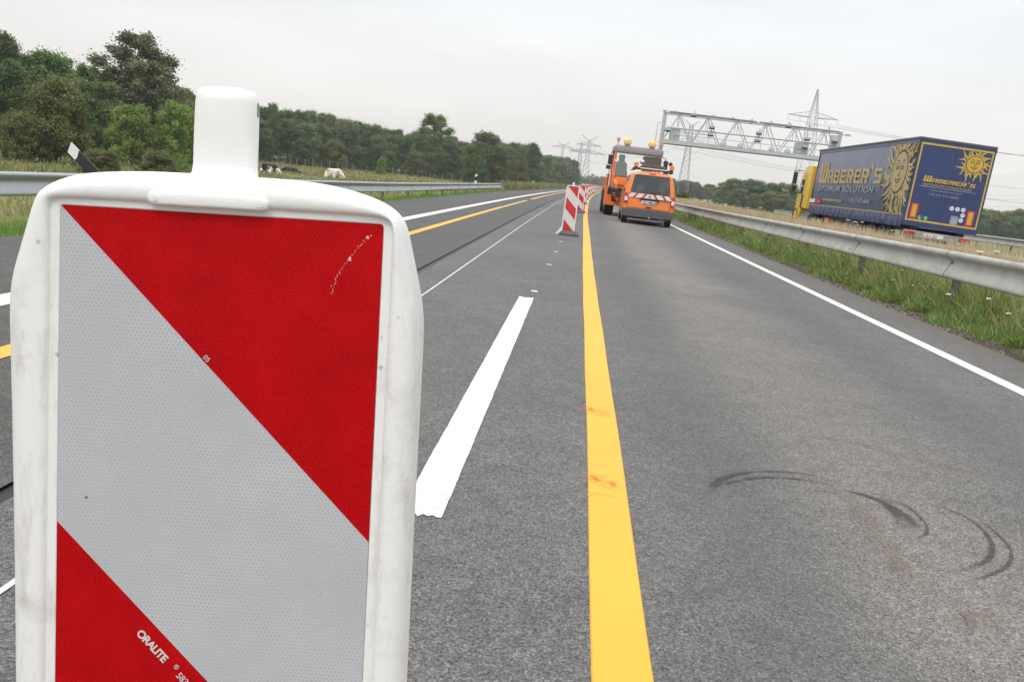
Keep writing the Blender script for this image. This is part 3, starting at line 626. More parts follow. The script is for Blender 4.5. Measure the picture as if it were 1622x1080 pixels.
V_ = []; F_ = []; U_ = []
for k in range(5200):
    Yk = float(logY(1, 6, 45)[0]); sk = 4.36 + abs(random.gauss(0, .12)); r_ = random.uniform(.004, .016) * (1 + Yk * .03) ; b0 = len(V_); zk = gz(sk)
    for a in range(4):
        t = a * PI / 2 + random.uniform(-.5, .5); V_.append((sk + cx(Yk) + r_ * math.cos(t) * random.uniform(.6, 1.4), Yk + r_ * math.sin(t) * random.uniform(.6, 1.4), zk + random.uniform(.0, .3) * r_))
    V_.append((sk + cx(Yk), Yk, zk + r_ * random.uniform(.5, 1.2) + .004)); h_ = random.random(); U_ += [(h_, 0)] * 5
    F_ += [(b0 + a, b0 + (a + 1) % 4, b0 + 4) for a in range(4)]
SOILM = blade_mat('soil_clod', [(0, (0.045, 0.038, 0.032)), (0.6, (0.12, 0.10, 0.08)), (1, (0.22, 0.19, 0.15))], 0.0, 0.95)
tag(sheet_mesh('soil_crumbs', np.array(V_), np.array(F_), np.array(U_), SOILM), 'crumbs of soil and grit along the edge of the asphalt', kind='stuff')
# yarrow flower heads: flat white umbels on thin stalks
WF = mat('white_umbel', (0.80, 0.80, 0.74), 0.8)
mb = MB()
def umbel(mb, s, Y, h, r):
    x = s + cx(Y); z = gz(s); lx, ly = random.uniform(-.06, .06), random.uniform(-.06, .06)
    top = Vector((x + lx, Y + ly, z + h)); mb.tube((x, Y, z), top, 0.003, 0.002, 4, 1, False)
    for k in range(9):
        a = random.uniform(0, 2 * PI); q = r * math.sqrt(random.uniform(0, 1)); c = top + Vector((q * math.cos(a), q * math.sin(a), random.uniform(-0.006, 0.006)))
        mb.tube(c, c + Vector((0, 0, 0.008)), r * 0.34, r * 0.28, 6, 0)
        mb.tube(top - Vector((0, 0, 0.05)), c, 0.0015, 0.0015, 3, 1, False)
for i in range(46):
    Yf = float(logY(1, 7.5, 30)[0]); umbel(mb, random.uniform(4.85, 5.35), Yf, random.uniform(0.2, 0.5), random.uniform(0.012, 0.034))
for i in range(60):
    Yf = float(logY(1, 8.5, 60)[0]); umbel(mb, random.uniform(5.4, 8.8), Yf, random.uniform(0.8, 1.15), random.uniform(0.02, 0.055))
o = mb.build('wildflowers', [WF, mat('flower_stalk', (0.14, 0.17, 0.06), 0.8)], fix=False); tag(o, 'white yarrow flowers scattered in the verge', kind='stuff')

# ---- trees: a tapered trunk with limbs, crown of many leaf clumps
def leaf_mesh(name, blobs, nleaf, size, m, parent, seed, flat=0.5, droopy=0.0):
    r = np.random.default_rng(seed); B = np.array(blobs); vol = B[:, 3] ** 2; pick = r.choice(len(B), nleaf, p=vol / vol.sum())
    d = r.normal(size=(nleaf, 3)); d /= np.linalg.norm(d, axis=1)[:, None]
    rad = B[pick, 3] * (0.25 + 0.62 * np.abs(r.normal(size=nleaf)))
    c = B[pick, :3] + d * rad[:, None] * np.array([1, 1, 0.8])
    c[:, 2] -= droopy * r.uniform(0, 1, nleaf) * B[pick, 3]
    nrm = d * 0.7 + r.normal(size=(nleaf, 3)) * 0.6 + np.array([0, 0, 0.25]); nrm /= np.linalg.norm(nrm, axis=1)[:, None]
    t = np.cross(nrm, r.normal(size=(nleaf, 3))); t /= np.linalg.norm(t, axis=1)[:, None]; b2 = np.cross(nrm, t)
    L = (size * r.uniform(0.6, 1.4, nleaf))[:, None]; W = L * 0.55
    V = np.stack([c - t * L, c + b2 * W, c + t * L, c - b2 * W], 1).reshape(-1, 3)
    F = np.arange(nleaf)[:, None] * 4 + np.array([[0, 1, 2, 3]])
    hue = np.clip(r.uniform(0, 1, nleaf) * 0.6 + (r.uniform(0, 1, len(B)))[pick] * 0.4, 0, 1)
    UVv = np.repeat(np.stack([hue, r.uniform(0, 1, nleaf)], 1), 4, axis=0)
    return sheet_mesh(name, V, F, UVv, m, parent)

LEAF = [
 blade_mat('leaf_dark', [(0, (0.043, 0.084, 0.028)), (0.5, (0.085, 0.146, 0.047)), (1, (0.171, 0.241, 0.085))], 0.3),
 blade_mat('leaf_mid', [(0, (0.061, 0.108, 0.033)), (0.5, (0.131, 0.193, 0.057)), (1, (0.249, 0.304, 0.099))], 0.3),
 blade_mat('leaf_olive', [(0, (0.085, 0.101, 0.031)), (0.5, (0.162, 0.175, 0.057)), (1, (0.272, 0.272, 0.099))], 0.3),
 blade_mat('leaf_bright', [(0, (0.106, 0.178, 0.035)), (0.5, (0.201, 0.292, 0.066)), (1, (0.379, 0.460, 0.129))], 0.35),
 blade_mat('leaf_birch', [(0, (0.084, 0.115, 0.052)), (0.5, (0.166, 0.199, 0.095)), (1, (0.307, 0.325, 0.171))], 0.3)]

def tree_proto(name, kind, seed, nleaf, size, m):
    rd = random.Random(seed); H = 10.0
    root = empty(name)
    tb = MB(); blobs = []
    lean = Vector((rd.uniform(-.3, .3), rd.uniform(-.3, .3), 0))
    def trunk(h, r0):
        pts = [Vector((0, 0, -0.3)) + lean * t + Vector((0.12 * math.sin(5 * t + seed), 0.12 * math.cos(4 * t + seed), h * t + 0.0)) for t in [0, .2, .4, .6, .8, 1]]
        for k in range(5): tb.tube(pts[k], pts[k + 1], r0 * (1 - .17 * k), r0 * (1 - .17 * (k + 1)), 8, 0, False)
        return pts
    if kind == 'round':
        P = trunk(7.5, 0.2); cr = 2.9
        for i in range(95):
            t = rd.uniform(0.1, 1); a = rd.uniform(0, 2 * PI)
            zc = 1.4 + t * 7.6; prof = math.sin(PI * min(1, (zc - 0.2) / 10.2)) ** 0.6
            q = cr * prof * math.sqrt(rd.uniform(0.15, 1)); blobs.append((q * math.cos(a), q * math.sin(a), zc, rd.uniform(0.35, 0.85)))
    elif kind == 'tall':
        P = trunk(8.8, 0.17); cr = 1.9
        for i in range(75):
            t = i / 74; a = rd.uniform(0, 2 * PI); zc = 1.8 + t * 7.6
            q = cr * (1.05 - 0.75 * t ** 1.5) * math.sqrt(rd.uniform(0.1, 1)); blobs.append((q * math.cos(a), q * math.sin(a), zc, rd.uniform(0.3, 0.65)))
    elif kind == 'open':
        P = trunk(9.0, 0.2); cr = 2.5
        for i in range(85):
            t = rd.uniform(0, 1) ** .8; a = rd.uniform(0, 2 * PI); zc = 2.2 + t * 7.3
            q = cr * (math.sin(PI * (0.15 + 0.75 * t))) * math.sqrt(rd.uniform(0.1, 1)); blobs.append((q * math.cos(a), q * math.sin(a), zc, rd.uniform(0.28, 0.62)))
    else:   # bush: foliage down to the ground
        P = trunk(5, 0.12)
        for i in range(110):
            a = rd.uniform(0, 2 * PI); t = rd.uniform(0, 1); zc = 0.7 + 8.2 * t
            q = 4.6 * math.sqrt(max(0.05, 1 - (t * 0.95) ** 2.2)) * math.sqrt(rd.uniform(0.05, 1)); blobs.append((q * math.cos(a), q * math.sin(a), zc, rd.uniform(0.5, 1.15)))
    for i, bl in enumerate(blobs):
        if i % (3 if kind != 'open' else 7) == 0:
            k = min(4, max(1, int(bl[2] / 2.6))); a = P[k]; e_ = Vector(bl[:3]); mid = (a + e_) / 2 + Vector((0, 0, 0.25))
            tb.tube(a, mid, 0.055, 0.035, 5, 0, False); tb.tube(mid, e_, 0.035, 0.012, 5, 0, False)
    tb.build('trunk', MT['bark'], root, smooth=True, fix=False)
    leaf_mesh('crown', blobs, nleaf, size, m, root, seed, droopy=0.5 if kind == 'open' else 0.1)
    root.hide_render = False
    return root
_base = []
def proto_lib():
    lib = {}
    for key, kind, seed, n_, sz, mi in [('round_a', 'round', 3, 38000, .115, 0), ('round_b', 'round', 14, 38000, .115, 1), ('round_c', 'round', 25, 38000, .12, 2),
                                   ('tall_a', 'tall', 36, 26000, .105, 0), ('tall_b', 'tall', 47, 26000, .105, 4), ('open_a', 'open', 58, 36000, .10, 4), ('open_b', 'open', 61, 36000, .095, 1),
                                   ('bush_a', 'bush', 69, 38000, .16, 2), ('bush_b', 'bush', 80, 38000, .16, 3), ('bush_c', 'bush', 91, 36000, .165, 0)]:
        lib[key] = tree_proto('bush' if kind == 'bush' else ('birch_tree' if kind == 'open' else 'deciduous_tree'), kind, seed, n_, sz, LEAF[mi])
    return lib
LIB = proto_lib(); USED = set(); NT = [0]
def plant(key, px, top_y, Y, wide=1.0, label=None, group=None, sunk=0.0):
    """stand a tree at distance Y in the direction of column px; its height reaches the row top_y"""
    P = at(px, top_y, Y); x = P.x; zb = gzx(x, Y) - sunk; H = P.z - zb
    o = LIB[key] if key not in USED else copy_tree(LIB[key]); USED.add(key); NT[0] += 1
    s = H / (9.9 if 'bush' not in key else 9.6)
    o.location = (x, Y, zb); o.rotation_euler = (0, 0, random.uniform(0, 6.28)); o.scale = (s * wide, s * wide, s)
    cat = 'bush' if 'bush' in key else 'tree'
    tag(o, label, cat, group); return o
interp = lambda x, xs, ys: float(np.interp(x, xs, ys))
SKX = [-80, 0, 30, 60, 90, 130, 160, 200, 260, 300, 340, 400, 440, 470, 510, 545, 575, 610, 650, 690, 740, 765, 800, 830, 855, 875, 895, 912]
SKY = [70, 55, 52, 76, 85, 92, 104, 108, 118, 142, 150, 168, 165, 170, 172, 182, 195, 199, 207, 212, 220, 222, 224, 226, 236, 248, 246, 254]
DX = [-80, 0, 100, 200, 300, 400, 500, 600, 700, 800, 860, 912]; DY = [62, 64, 68, 80, 100, 150, 165, 185, 190, 215, 300, 380]
G1 = 'trees of the wood edge left of the pasture'
L1 = 'green deciduous tree crowded in the wood edge behind the pasture'
px = -60
keys_t = ['round_a', 'tall_a', 'round_b', 'open_b', 'round_a', 'tall_b', 'round_c', 'tall_a', 'round_b']
i = 0
while px < 905:
    Yd = interp(px, DX, DY); top = interp(px, SKX, SKY)
    plant(keys_t[i % 9], px, top + random.uniform(-7, 9) * 90 / Yd, Yd * random.uniform(1.02, 1.12), random.uniform(0.85, 1.15), L1, G1)
    plant(keys_t[(i * 5 + 2) % 9], px + 12, top + 0.18 * (interp(px, [0, 400, 900], [250, 255, 292]) - top) + random.uniform(-4, 8), Yd * random.uniform(0.96, 1.0), random.uniform(0.9, 1.3), L1, G1)
    plant(keys_t[(i * 7 + 4) % 9] if i % 9 != 3 else 'round_b', px - 9, top + random.uniform(2, 12) * 90 / Yd, Yd * random.uniform(1.14, 1.22), random.uniform(1.1, 1.4), L1, G1)
    if i % 2 == 0 and px > 380:
        plant(['bush_c', 'round_a', 'bush_a'][i % 3], px + 5, top + 0.5 * (interp(px, [0, 400, 900], [250, 255, 292]) - top) + random.uniform(-6, 6), Yd * 0.93, random.uniform(0.8, 1.1), 'low dark bush at the foot of the wood edge', 'bushes along the foot of the wood')
    px += max(13, 2.9 * 1403 / Yd) * random.uniform(0.85, 1.15); i += 1
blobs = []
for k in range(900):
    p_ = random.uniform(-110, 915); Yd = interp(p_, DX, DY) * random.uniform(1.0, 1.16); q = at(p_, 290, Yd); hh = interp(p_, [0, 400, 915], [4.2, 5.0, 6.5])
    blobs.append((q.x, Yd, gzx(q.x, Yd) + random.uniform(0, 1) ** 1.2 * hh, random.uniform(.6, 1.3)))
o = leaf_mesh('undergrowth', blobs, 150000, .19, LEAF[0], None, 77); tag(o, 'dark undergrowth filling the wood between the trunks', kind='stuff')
blobs = []
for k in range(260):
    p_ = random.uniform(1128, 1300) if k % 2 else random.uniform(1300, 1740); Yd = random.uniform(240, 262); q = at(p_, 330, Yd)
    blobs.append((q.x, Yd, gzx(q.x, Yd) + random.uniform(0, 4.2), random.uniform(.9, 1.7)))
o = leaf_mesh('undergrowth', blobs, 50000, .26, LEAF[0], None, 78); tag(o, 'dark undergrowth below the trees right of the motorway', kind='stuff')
# individual trees one can tell apart
plant('open_a', 222, 46, 78, 1.35, 'tallest tree, loose grey green crown rising above the wood at the left')
plant('open_a', 240, 92, 77, 1.15, 'loose grey green tree just right of and below the tallest tree')
plant('bush_a', 92, 124, 52, 0.80, 'large rounded olive tree in front of the wood, behind the leaning delineator')
plant('bush_a', 30, 176, 50, 1.0, 'low olive bush left of the large rounded olive tree')
plant('bush_b', 212, 164, 60, 0.85, 'bright green bushy willow left of the white beacon handle')
plant('bush_b', 282, 160, 62, 0.72, 'bright green bush directly behind the white beacon handle')
plant('bush_c', 150, 196, 56, 0.6, 'dark bush between the olive tree and the bright willow')
plant('bush_a', 160, 236, 44, 1.5, 'low scrub patch under the bright willow')
plant('bush_a', 250, 238, 46, 1.5, 'low scrub patch under the bush behind the beacon handle')
plant('bush_b', 330, 205, 80, 0.9, 'green bush hidden behind the white handle of the near beacon')
plant('open_b', 690, 178, 186, 1.25, 'tall loose tree standing out above the middle of the wood')
plant('tall_a', 432, 162, 152, 0.8, 'pointed tree top next to the beacon handle')
plant('bush_b', 605, 249, 150, 0.62, 'small light green bush standing alone in front of the wood')
plant('round_b', 772, 206, 168, 1.25, 'big rounded tree at the pasture corner behind the delineator')
plant('round_b', 748, 226, 166, 0.8, 'left shoulder tree of the big rounded tree at the pasture corner')
plant('round_b', 796, 232, 169, 0.8, 'right shoulder tree of the big rounded tree at the pasture corner')
plant('bush_c', 766, 250, 164, 0.62, 'bush at the foot of the big rounded tree')
plant('bush_a', 828, 254, 176, 0.62, 'small rounded bush right of the big rounded tree')
plant('tall_a', 848, 226, 230, 1.2, 'dark tree left of the gap before the pylons')
plant('round_a', 905, 250, 360, 1.0, 'last dark tree of the wood before the far pylons')
plant('round_a', 880, 244, 352, 1.1, 'dark tree second from the end of the wood before the pylons')
# right of the road
G2 = 'trees of the copse right of the motorway'; L2 = 'dark green tree in the copse between van and lorry'
for p, t, Yd, w_ in [(1142, 300, 245, 1.1), (1150, 287, 250, 1.2), (1165, 281, 246, 1.2), (1182, 284, 250, 1.1), (1196, 281, 248, 1.2), (1212, 288, 251, 1.2), (1232, 288, 247, 1.2), (1250, 288, 250, 1.1), (1266, 296, 252, 1.2), (1285, 300, 258, 1.2), (1172, 298, 238, 1.2), (1222, 302, 238, 1.2), (1196, 306, 235, 1.2), (1245, 306, 236, 1.1), (1150, 310, 236, 1.0)]:
    plant(random.choice(['round_a', 'round_a', 'round_c', 'round_b']), p, t, Yd, w_ * 1.15, L2, G2)
plant('bush_c', 1205, 320, 232, 1.0, 'dark bush at the foot of the right copse, near its middle', None)
plant('bush_c', 1170, 318, 232, 1.0, 'dark bush at the foot of the right copse, at its left end', None)
G3 = 'far trees beyond the van'; L3 = 'hazy far tree just right of the orange van'
for p, t in [(1062, 280), (1075, 283), (1088, 283), (1100, 287), (1112, 292), (1126, 289), (1137, 297)]:
    plant(random.choice(['round_a', 'round_b']), p, t + random.uniform(-1, 2), 400 + random.uniform(-15, 15), 1.5, L3, G3)
plant('bush_b', 1082, 303, 88, 1.1, 'low yellow green bush on the median right behind the orange van', None)
plant('bush_b', 1068, 300, 92, 1.0, 'low yellow green bush on the median touching the van outline', None)
G4 = 'trees right of the lorry'; L4 = 'dark green tree right of the blue lorry'
for p, t in [(1300, 300), (1380, 315), (1450, 320), (1500, 326), (1535, 330), (1556, 336), (1572, 329), (1590, 334), (1607, 331), (1628, 328), (1650, 334), (1675, 330), (1700, 330)]:
    plant(random.choice(['round_a', 'round_c', 'round_b']), p, t + random.uniform(-2, 2), 250 + random.uniform(-12, 12), 1.35, L4, G4)
    if p > 1500: plant('bush_c', p + 6, t + 16, 236, 1.0, 'dark bush at the foot of the trees right of the lorry', 'bushes right of the lorry')

# far wood along the horizon: one continuous mass
blobs = []
for k in range(620):
    Yd = random.uniform(620, 760); x = random.uniform(-330, 620)
    if 0 <= x - cx(Yd) + 7 <= 40: x += 45
    hh = random.uniform(4.5, 8.5) + 2.0 * math.sin(x * 0.03)
    for j in range(3): blobs.append((x + random.uniform(-3, 3), Yd + random.uniform(-3, 3), -2.2 + hh * (0.2 + 0.33 * j), random.uniform(2.2, 3.6)))
o = leaf_mesh('distant_wood', blobs, 90000, 0.85, LEAF[0], None, 5); tag(o, 'hazy distant wood closing the horizon where the motorway bends away', kind='stuff')
blobs = []
for k in range(120):
    Yd = random.uniform(560, 600); x = random.uniform(40, 75) - 70 * (k % 2) * 0
    blobs.append((x, Yd, random.uniform(-1, 6.5), random.uniform(2, 3.2)))
for k in range(140):
    Yd = random.uniform(560, 600); x = cx(Yd) - random.uniform(10, 60)
    blobs.append((x, Yd, random.uniform(-1, 5.0), random.uniform(2, 3.2)))
o = leaf_mesh('distant_wood', blobs, 26000, 0.7, LEAF[1], None, 6); tag(o, 'dark distant wood seen over the row of beacons', kind='stuff')

# ------------------------------------------------------------------ guardrails
WPROF = [(.075, .306), (.05, .312), (.014, .303), (0, .284), (0, .262), (.016, .240), (.056, .222), (.070, .200), (.070, .170), (.052, .135), (.026, .085), (.006, .045), (0, .022), (.012, .004), (.05, -.004)]
def beam_mb(P0, P1, side, z0off=0, grow=0.0, bh=.36):
    """one rolled W profile from P0 to P1 (top edge points); side=+1: crests face -x"""
    mb = MB(); rings = []
    for P in (P0, P1):
        rings.append([(P[0] + side * (a - .075 - grow), P[1], P[2] - bh + z * bh / .31) for a, z in WPROF] + [(P[0] + side * (a - .075 - grow + 0.004), P[1], P[2] - bh + z * bh / .31) for a, z in WPROF[::-1]])
    mb.loft(rings); return mb
def guardrail(label, fn, Ys, side, m, post_every=1, grp=None, bh=.36):
    root = empty('guardrail', (fn(Ys[0])[0], Ys[0], 0), label=label, cat='guardrail', group=grp); o0 = Vector(root.location)
    for i, (a, b) in enumerate(zip(Ys[:-1], Ys[1:])):
        pa = Vector(fn(a)) - o0; pb = Vector(fn(b)) - o0
        mb = beam_mb(pa, pb, side, bh=bh)
        d = (pb - pa); q = pa + d * (0.32 / d.length)
        mb2 = beam_mb(pa, q, side, bh=bh, grow=0.006); mb.add(mb2.v, mb2.f); q3 = beam_mb(q, q + d * (.014 / d.length), side, bh=bh, grow=0.002); mb.add(q3.v, q3.f, 1); q3 = beam_mb(pa, pa + d * (.008 / d.length), side, bh=bh, grow=0.0075); mb.add(q3.v, q3.f, 1)
        bolt = pa + d * (0.16 / d.length)
        for zz in (-.05, -.26): 
            for e_ in (-.08, .08): mb.tube(bolt + Vector((-side * .082, e_, zz)), bolt + Vector((-side * .095, e_, zz)), .014, .010, 6)
        mid = (pa + pb) / 2 + Vector((-side * 0.006, 0, -.155)); mb.box(mid.x - .01 + side * .055, mid.x + .01 + side * .055, mid.y - .04, mid.y + .04, mid.z - .025, mid.z + .02, 1)
        mb.build('rail_beam', [m, MT['postm']], root, auto=50)
        x = pb.x + side * 0.10; g = gzx(pb.x + o0.x, pb.y + o0.y) - o0.z
        p = MB(); y = pb.y - 0.05
        p.box(x - .004 - .04, x + .004 - .04, y - .05, y + .05, g - .3, pb.z - .04); p.box(x - .036, x + .04, y - .05, y - .045, g - .3, pb.z - .04); p.box(x - .036, x + .04, y + .045, y + .05, g - .3, pb.z - .04)
        p.box(min(x - .05, x - .05 - side * .06), max(x - .05, x - .05 - side * .06), y - .03, y + .03, pb.z - .20, pb.z - .10)
        p.build('post', MT['postm'], root)
    return root
def fr(Y): 
    z = interp(Y, [0, 10.3, 30, 48, 120], [.90, .885, .79, .735, .72]); return (5.0 + cx(Y), Y, z)
guardrail('weathered steel guardrail along the right verge in front of the dry grass', fr, [4.2 + 4.0 * k for k in range(-2, 33)], 1, MT['galv'])
def fl(Y):
    s_ = interp(Y, [-10, 11.5, 30, 66], [-8.2, -7.35, -6.35, -6.3]); z = interp(Y, [0, 11.5, 30, 66], [.52, .51, .50, .49]); return (s_ + cx(Y), Y, z)
grl = guardrail('steel guardrail on the left edge ending in a bend down to the grass', fl, [1.2 + 4.0 * k for k in range(-2, 17)] , -1, MT['galv2'], bh=.31)
# sloping end of the left rail
o0 = Vector(grl.location); mb = MB()
ends = [Vector(fl(65.2)), Vector(fl(66.2)) + Vector((0, 0, -.02)), Vector(fl(67.6)) + Vector((.0, 0, -.16)), Vector(fl(69.2)) + Vector((0.02, 0, -.42))]
for a, b in zip(ends[:-1], ends[1:]):
    q = beam_mb(a - o0, b - o0, -1, bh=.31); mb.add(q.v, q.f)
mb.build('rail_end', MT['galv2'], grl, auto=50)
def f2(Y): 
    return (9.15 + cx(Y), Y, interp(Y, [10, 30, 60, 100], [.74, .70, .68, .66]))
guardrail('low guardrail behind the dry grass, beside the lane of the lorry', f2, [14 + 4.0 * k for k in range(0, 19)], 1, MT['galv'])
def f3(Y): return (21.3 + cx(Y), Y, interp(Y, [20, 50, 99], [.98, .92, .72]))
guardrail('guardrail on the far side of the opposite carriageway, behind the lorry', f3, [30 + 4.0 * k for k in range(0, 20)], 1, MT['galv'])

# ------------------------------------------------------------------ delineator posts
def delineator(loc, rot, label, h=1.0, k_=1.0, bd=.38, tw=.18):
    root = empty('delineator_post', loc, rot, label, 'delineator', 'delineator posts'); root.scale = (k_, k_, 1); lo_ = -.2 if h > .8 else 0
    def sect(z, k=1.0): return [(x * k, y * k, z) for x, y in ((-.06, -.05), (.06, -.05), (.045, .0), (0, .06), (-.045, 0))]
    mb = MB(); top = [(-.06, -.05, h - .06), (.06, -.05, h), (.045, .0, h), (0, .06, h - .03), (-.045, 0, h - .05)]
    mb.loft([sect(lo_), sect(h - bd)]); mb.build('post_body', MT['white_paint'], root, auto=35); mb = MB(); mb.loft([sect(h - tw), top]); mb.build('post_top', MT['white_paint'], root, auto=35)
    mb = MB(); a = sect(h - bd, 1.02); b = [(x, y, z + (0.05 if x > 0 else -0.03)) for x, y, z in sect(h - tw, 1.02)]
    mb.loft([sect(h - bd - .02, 1.02), b]); mb.build('black_band', MT['black'], root)
    return root
def on_rail(px):
    best = min((abs((lambda v: 811 + 1403 * v.dot(RT) / v.dot(FW))(Vector(fl(y)) - Vector((0, 0, CH))) - px), y) for y in np.arange(9, 64, .05))
    return Vector(fl(best[1]))
delineator(on_rail(178) + Vector((.0, .14, -.30)), (0, R(-49), 0), 'white delineator post mounted on the left guardrail and leaning far over', 1.0, 1.3, .80, .22)
delineator(on_rail(753) + Vector((0, .12, -.05)), (0, 0, 0), 'upright delineator post mounted on the far part of the left guardrail', 0.60, 1.1)
p = at(844.5, 289, 100); delineator((p.x, 100, p.z - 0.85), (0, 0, 0), 'delineator post beyond the end of the left guardrail')
p = at(880.7, 291, 150); delineator((p.x, 150, p.z - 0.9), (0, 0, 0), 'far delineator post just left of the beacon row')
p = at(1150, 322, 60); delineator((p.x, 60, gzx(p.x, 60)), (0, 0, 0), 'delineator post half hidden in the dry grass of the median')

# ------------------------------------------------------------------ pasture fence
P0 = [at(400, 251, 140), at(470, 257, 146), at(560, 266, 150), at(700, 284, 160), at(800, 290, 175)]
root = empty('pasture_fence', (0, 140, 0), label='low wire fence of thin wooden posts before the wood', cat='fence')
prev = None
for a, b in zip(P0[:-1], P0[1:]):
    for k in range(7):
        q = a.lerp(b, k / 7); z = gzx(q.x, q.y); q = Vector((q.x, q.y - 140, z))
        MB().tube(q + Vector((0, 0, -.2)), q + Vector((random.uniform(-.05, .05), 0, 1.25)), .06, .05, 6).build('post', MT['wood'], root)
        if prev is not None:
            MB().tube(prev + Vector((0, 0, 1.1)), q + Vector((0, 0, 1.1)), .008, .008, 4).tube(prev + Vector((0, 0, .6)), q + Vector((0, 0, .6)), .008, .008, 4).build('wire', MT['wire'], root)
        prev = q

# ------------------------------------------------------------------ cows lying in the pasture
def cow(loc, rz, m, label, sc_=1.0, head_up=True):
    me = bpy.data.meshes.new('cow'); 
    J = [(0, 0, .55, .42, .40), (-.55, 0, .58, .40, .42), (-.85, 0, .50, .22, .26), (.5, 0, .62, .36, .42), (.82, 0, .85, .20, .24), (1.05, .05, 1.12 if head_up else .55, .13, .17), (1.3, .1, 1.12 if head_up else .35, .12, .14), (1.52, .12, 1.0 if head_up else .2, .075, .09),
         (.45, -.42, .22, .13, .12), (.85, -.5, .10, .07, .07), (.5, -.55, .08, .05, .05), (-.5, -.46, .26, .2, .16), (-.15, -.62, .10, .08, .08), (-.5, -.7, .07, .05, .05), (.45, .42, .2, .12, .12), (.85, .5, .1, .06, .06),
         (-1.0, .05, .62, .05, .05), (-1.12, .12, .25, .03, .03), (1.12, .24, 1.2 if head_up else .6, .03, .06), (1.12, -.14, 1.2 if head_up else .6, .03, .06)]
    E_ = [(0, 1), (1, 2), (0, 3), (3, 4), (4, 5), (5, 6), (6, 7), (3, 8), (8, 9), (9, 10), (1, 11), (11, 12), (12, 13), (3, 14), (14, 15), (2, 16), (16, 17), (5, 18), (5, 19)]
    me.from_pydata([j[:3] for j in J], E_, []); me.materials.append(m)
    o = bpy.data.objects.new('cow', me); COL.objects.link(o)
    md = o.modifiers.new('skin', 'SKIN'); 
    for v, j in zip(me.skin_vertices[0].data, J): v.radius = (j[3], j[4])
    me.skin_vertices[0].data[0].use_root = True
    s_ = o.modifiers.new('s', 'SUBSURF'); s_.levels = 2; s_.render_levels = 2
    o.location = loc; o.rotation_euler = (0, 0, rz); o.scale = (sc_,) * 3
    return tag(o, label, 'cow', 'cows lying in the pasture')
def cowat(px, py, Y, rz, m, label, s_=1, hu=True):
    P = at(px, py, Y); return cow((P.x, Y, gzx(P.x, Y) - (0.35 if m is MT['cow_b'] else 0.05)), rz, m, label, s_, hu)
cowat(425, 270, 84, R(-20), MT['cow_bw'], 'black and white cow lying in the pasture close to the beacon handle', 0.95, False)
cowat(388, 268, 86, R(200), MT['cow_b'], 'dark cow lying half hidden behind the beacon handle', 1, False)
cowat(527, 277, 92, R(-25), MT['cow_w'], 'pale cow lying above the middle of the left guardrail', 1.05, False)
cowat(462, 282, 95, R(180), MT['cow_b'], 'black cow lying low behind the guardrail, between the other cows', 0.95, False)

# ------------------------------------------------------------------ near beacon
BT = Vector((-0.39577, 0.66115, 1.13845))
BR = Matrix(((0.99743, -0.04238, -0.0577), (0.04705, 0.99551, 0.08214), (0.05396, -0.08465, 0.99495)))
root = empty('warning_beacon', (BT.x, BT.y, 0), label='large white framed beacon with red and grey diagonal stripes filling the left foreground', cat='beacon')
def bpart(o):
    o.parent = root; m4 = BR.to_4x4(); m4.translation = BT - Vector((BT.x, BT.y, 0)); o.matrix_local = m4; return o
# (hole u,v) (front u,v) (outer u,v) in mm; left side upwards, over the top, right side downwards
ST = []
for v, lo in ((-1012, -40), (-800, -38), (-600, -36.5), (-403, -37), (-250, -40.5), (-143, -43.5), (-95, -45.5), (-76, -45.8), (-58, -44), (-40, -38.5), (-22, -32.5)):
    ST.append(((0, v if v > -1000 else -1003), (-8, v), (lo, v)))
ST += [((0, -6), (-8, -5), (-27, -5)), ((0, 0), (-7.5, 3), (-22, 8)), ((3, 0), (-3, 5.2), (-16, 14)), ((9, 0), (6, 5.6), (-7.5, 20)), ((22, 0), (22, 5.8), (9, 26)), ((40, 0), (40, 6), (34, 29)), ((65, 0), (65, 6), (66, 31)),
       ((92, 0), (92, 6), (94, 31)), ((116, 0), (116, 6), (117, 31)), ((140, 0), (140, 6), (141, 31)), ((165, 0), (165, 6), (168, 31)), ((190, 0), (190, 6), (194, 30)), ((215, 0), (215, 6), (220, 26)), ((235, 0), (236, 5.8), (240, 20.5)), ((246, 0), (250, 5), (253.5, 13.5)),
       ((250, 0), (256.5, 2), (261, 4)), ((250, -8), (258, -7), (265, -9))]
for v, lo in ((-22, 268.5), (-40, 273.5), (-58, 278), (-76, 280.5), (-95, 281), (-143, 281), (-250, 281), (-403, 282), (-600, 282), (-800, 283), (-1012, 283)):
    ST.append(((250, v if v > -1000 else -1003), (258, v), (lo, v)))
def ring(f, w_, lift=0):
    out = []
    for h_, fr_, ou in ST:
        if f <= 0: u, v = h_[0] + (fr_[0] - h_[0]) * (f + 1), h_[1] + (fr_[1] - h_[1]) * (f + 1)
        else: u, v = fr_[0] + (ou[0] - fr_[0]) * f, fr_[1] + (ou[1] - fr_[1]) * f
        out.append((u / 1000, w_ / 1000, v / 1000))
    return out
prof = [(-1, 4), (-1, 0.6), (-.92, -.5), (-.2, -.7), (-.06, -.8), (.0, -2.2), (.05, -4.2), (.16, -5.6), (.34, -6.2), (.55, -5.2), (.76, -2), (.91, 4), (.985, 11), (1.0, 19), (1.0, 35), (.97, 46), (.8, 53), (.4, 57), (-.5, 58)]
mb = MB(); rings = [ring(f, w_) for f, w_ in prof]
mb.loft(rings, 0, caps=False, closed=True)
back = rings[-1]; b0 = len(mb.v); mb.add(back, [tuple(range(len(back)))])
body = mb.build('frame', MT['white_plastic'], smooth=True, auto=60); bpart(body)
md = body.modifiers.new('s', 'SUBSURF'); md.levels = 1; md.render_levels = 2
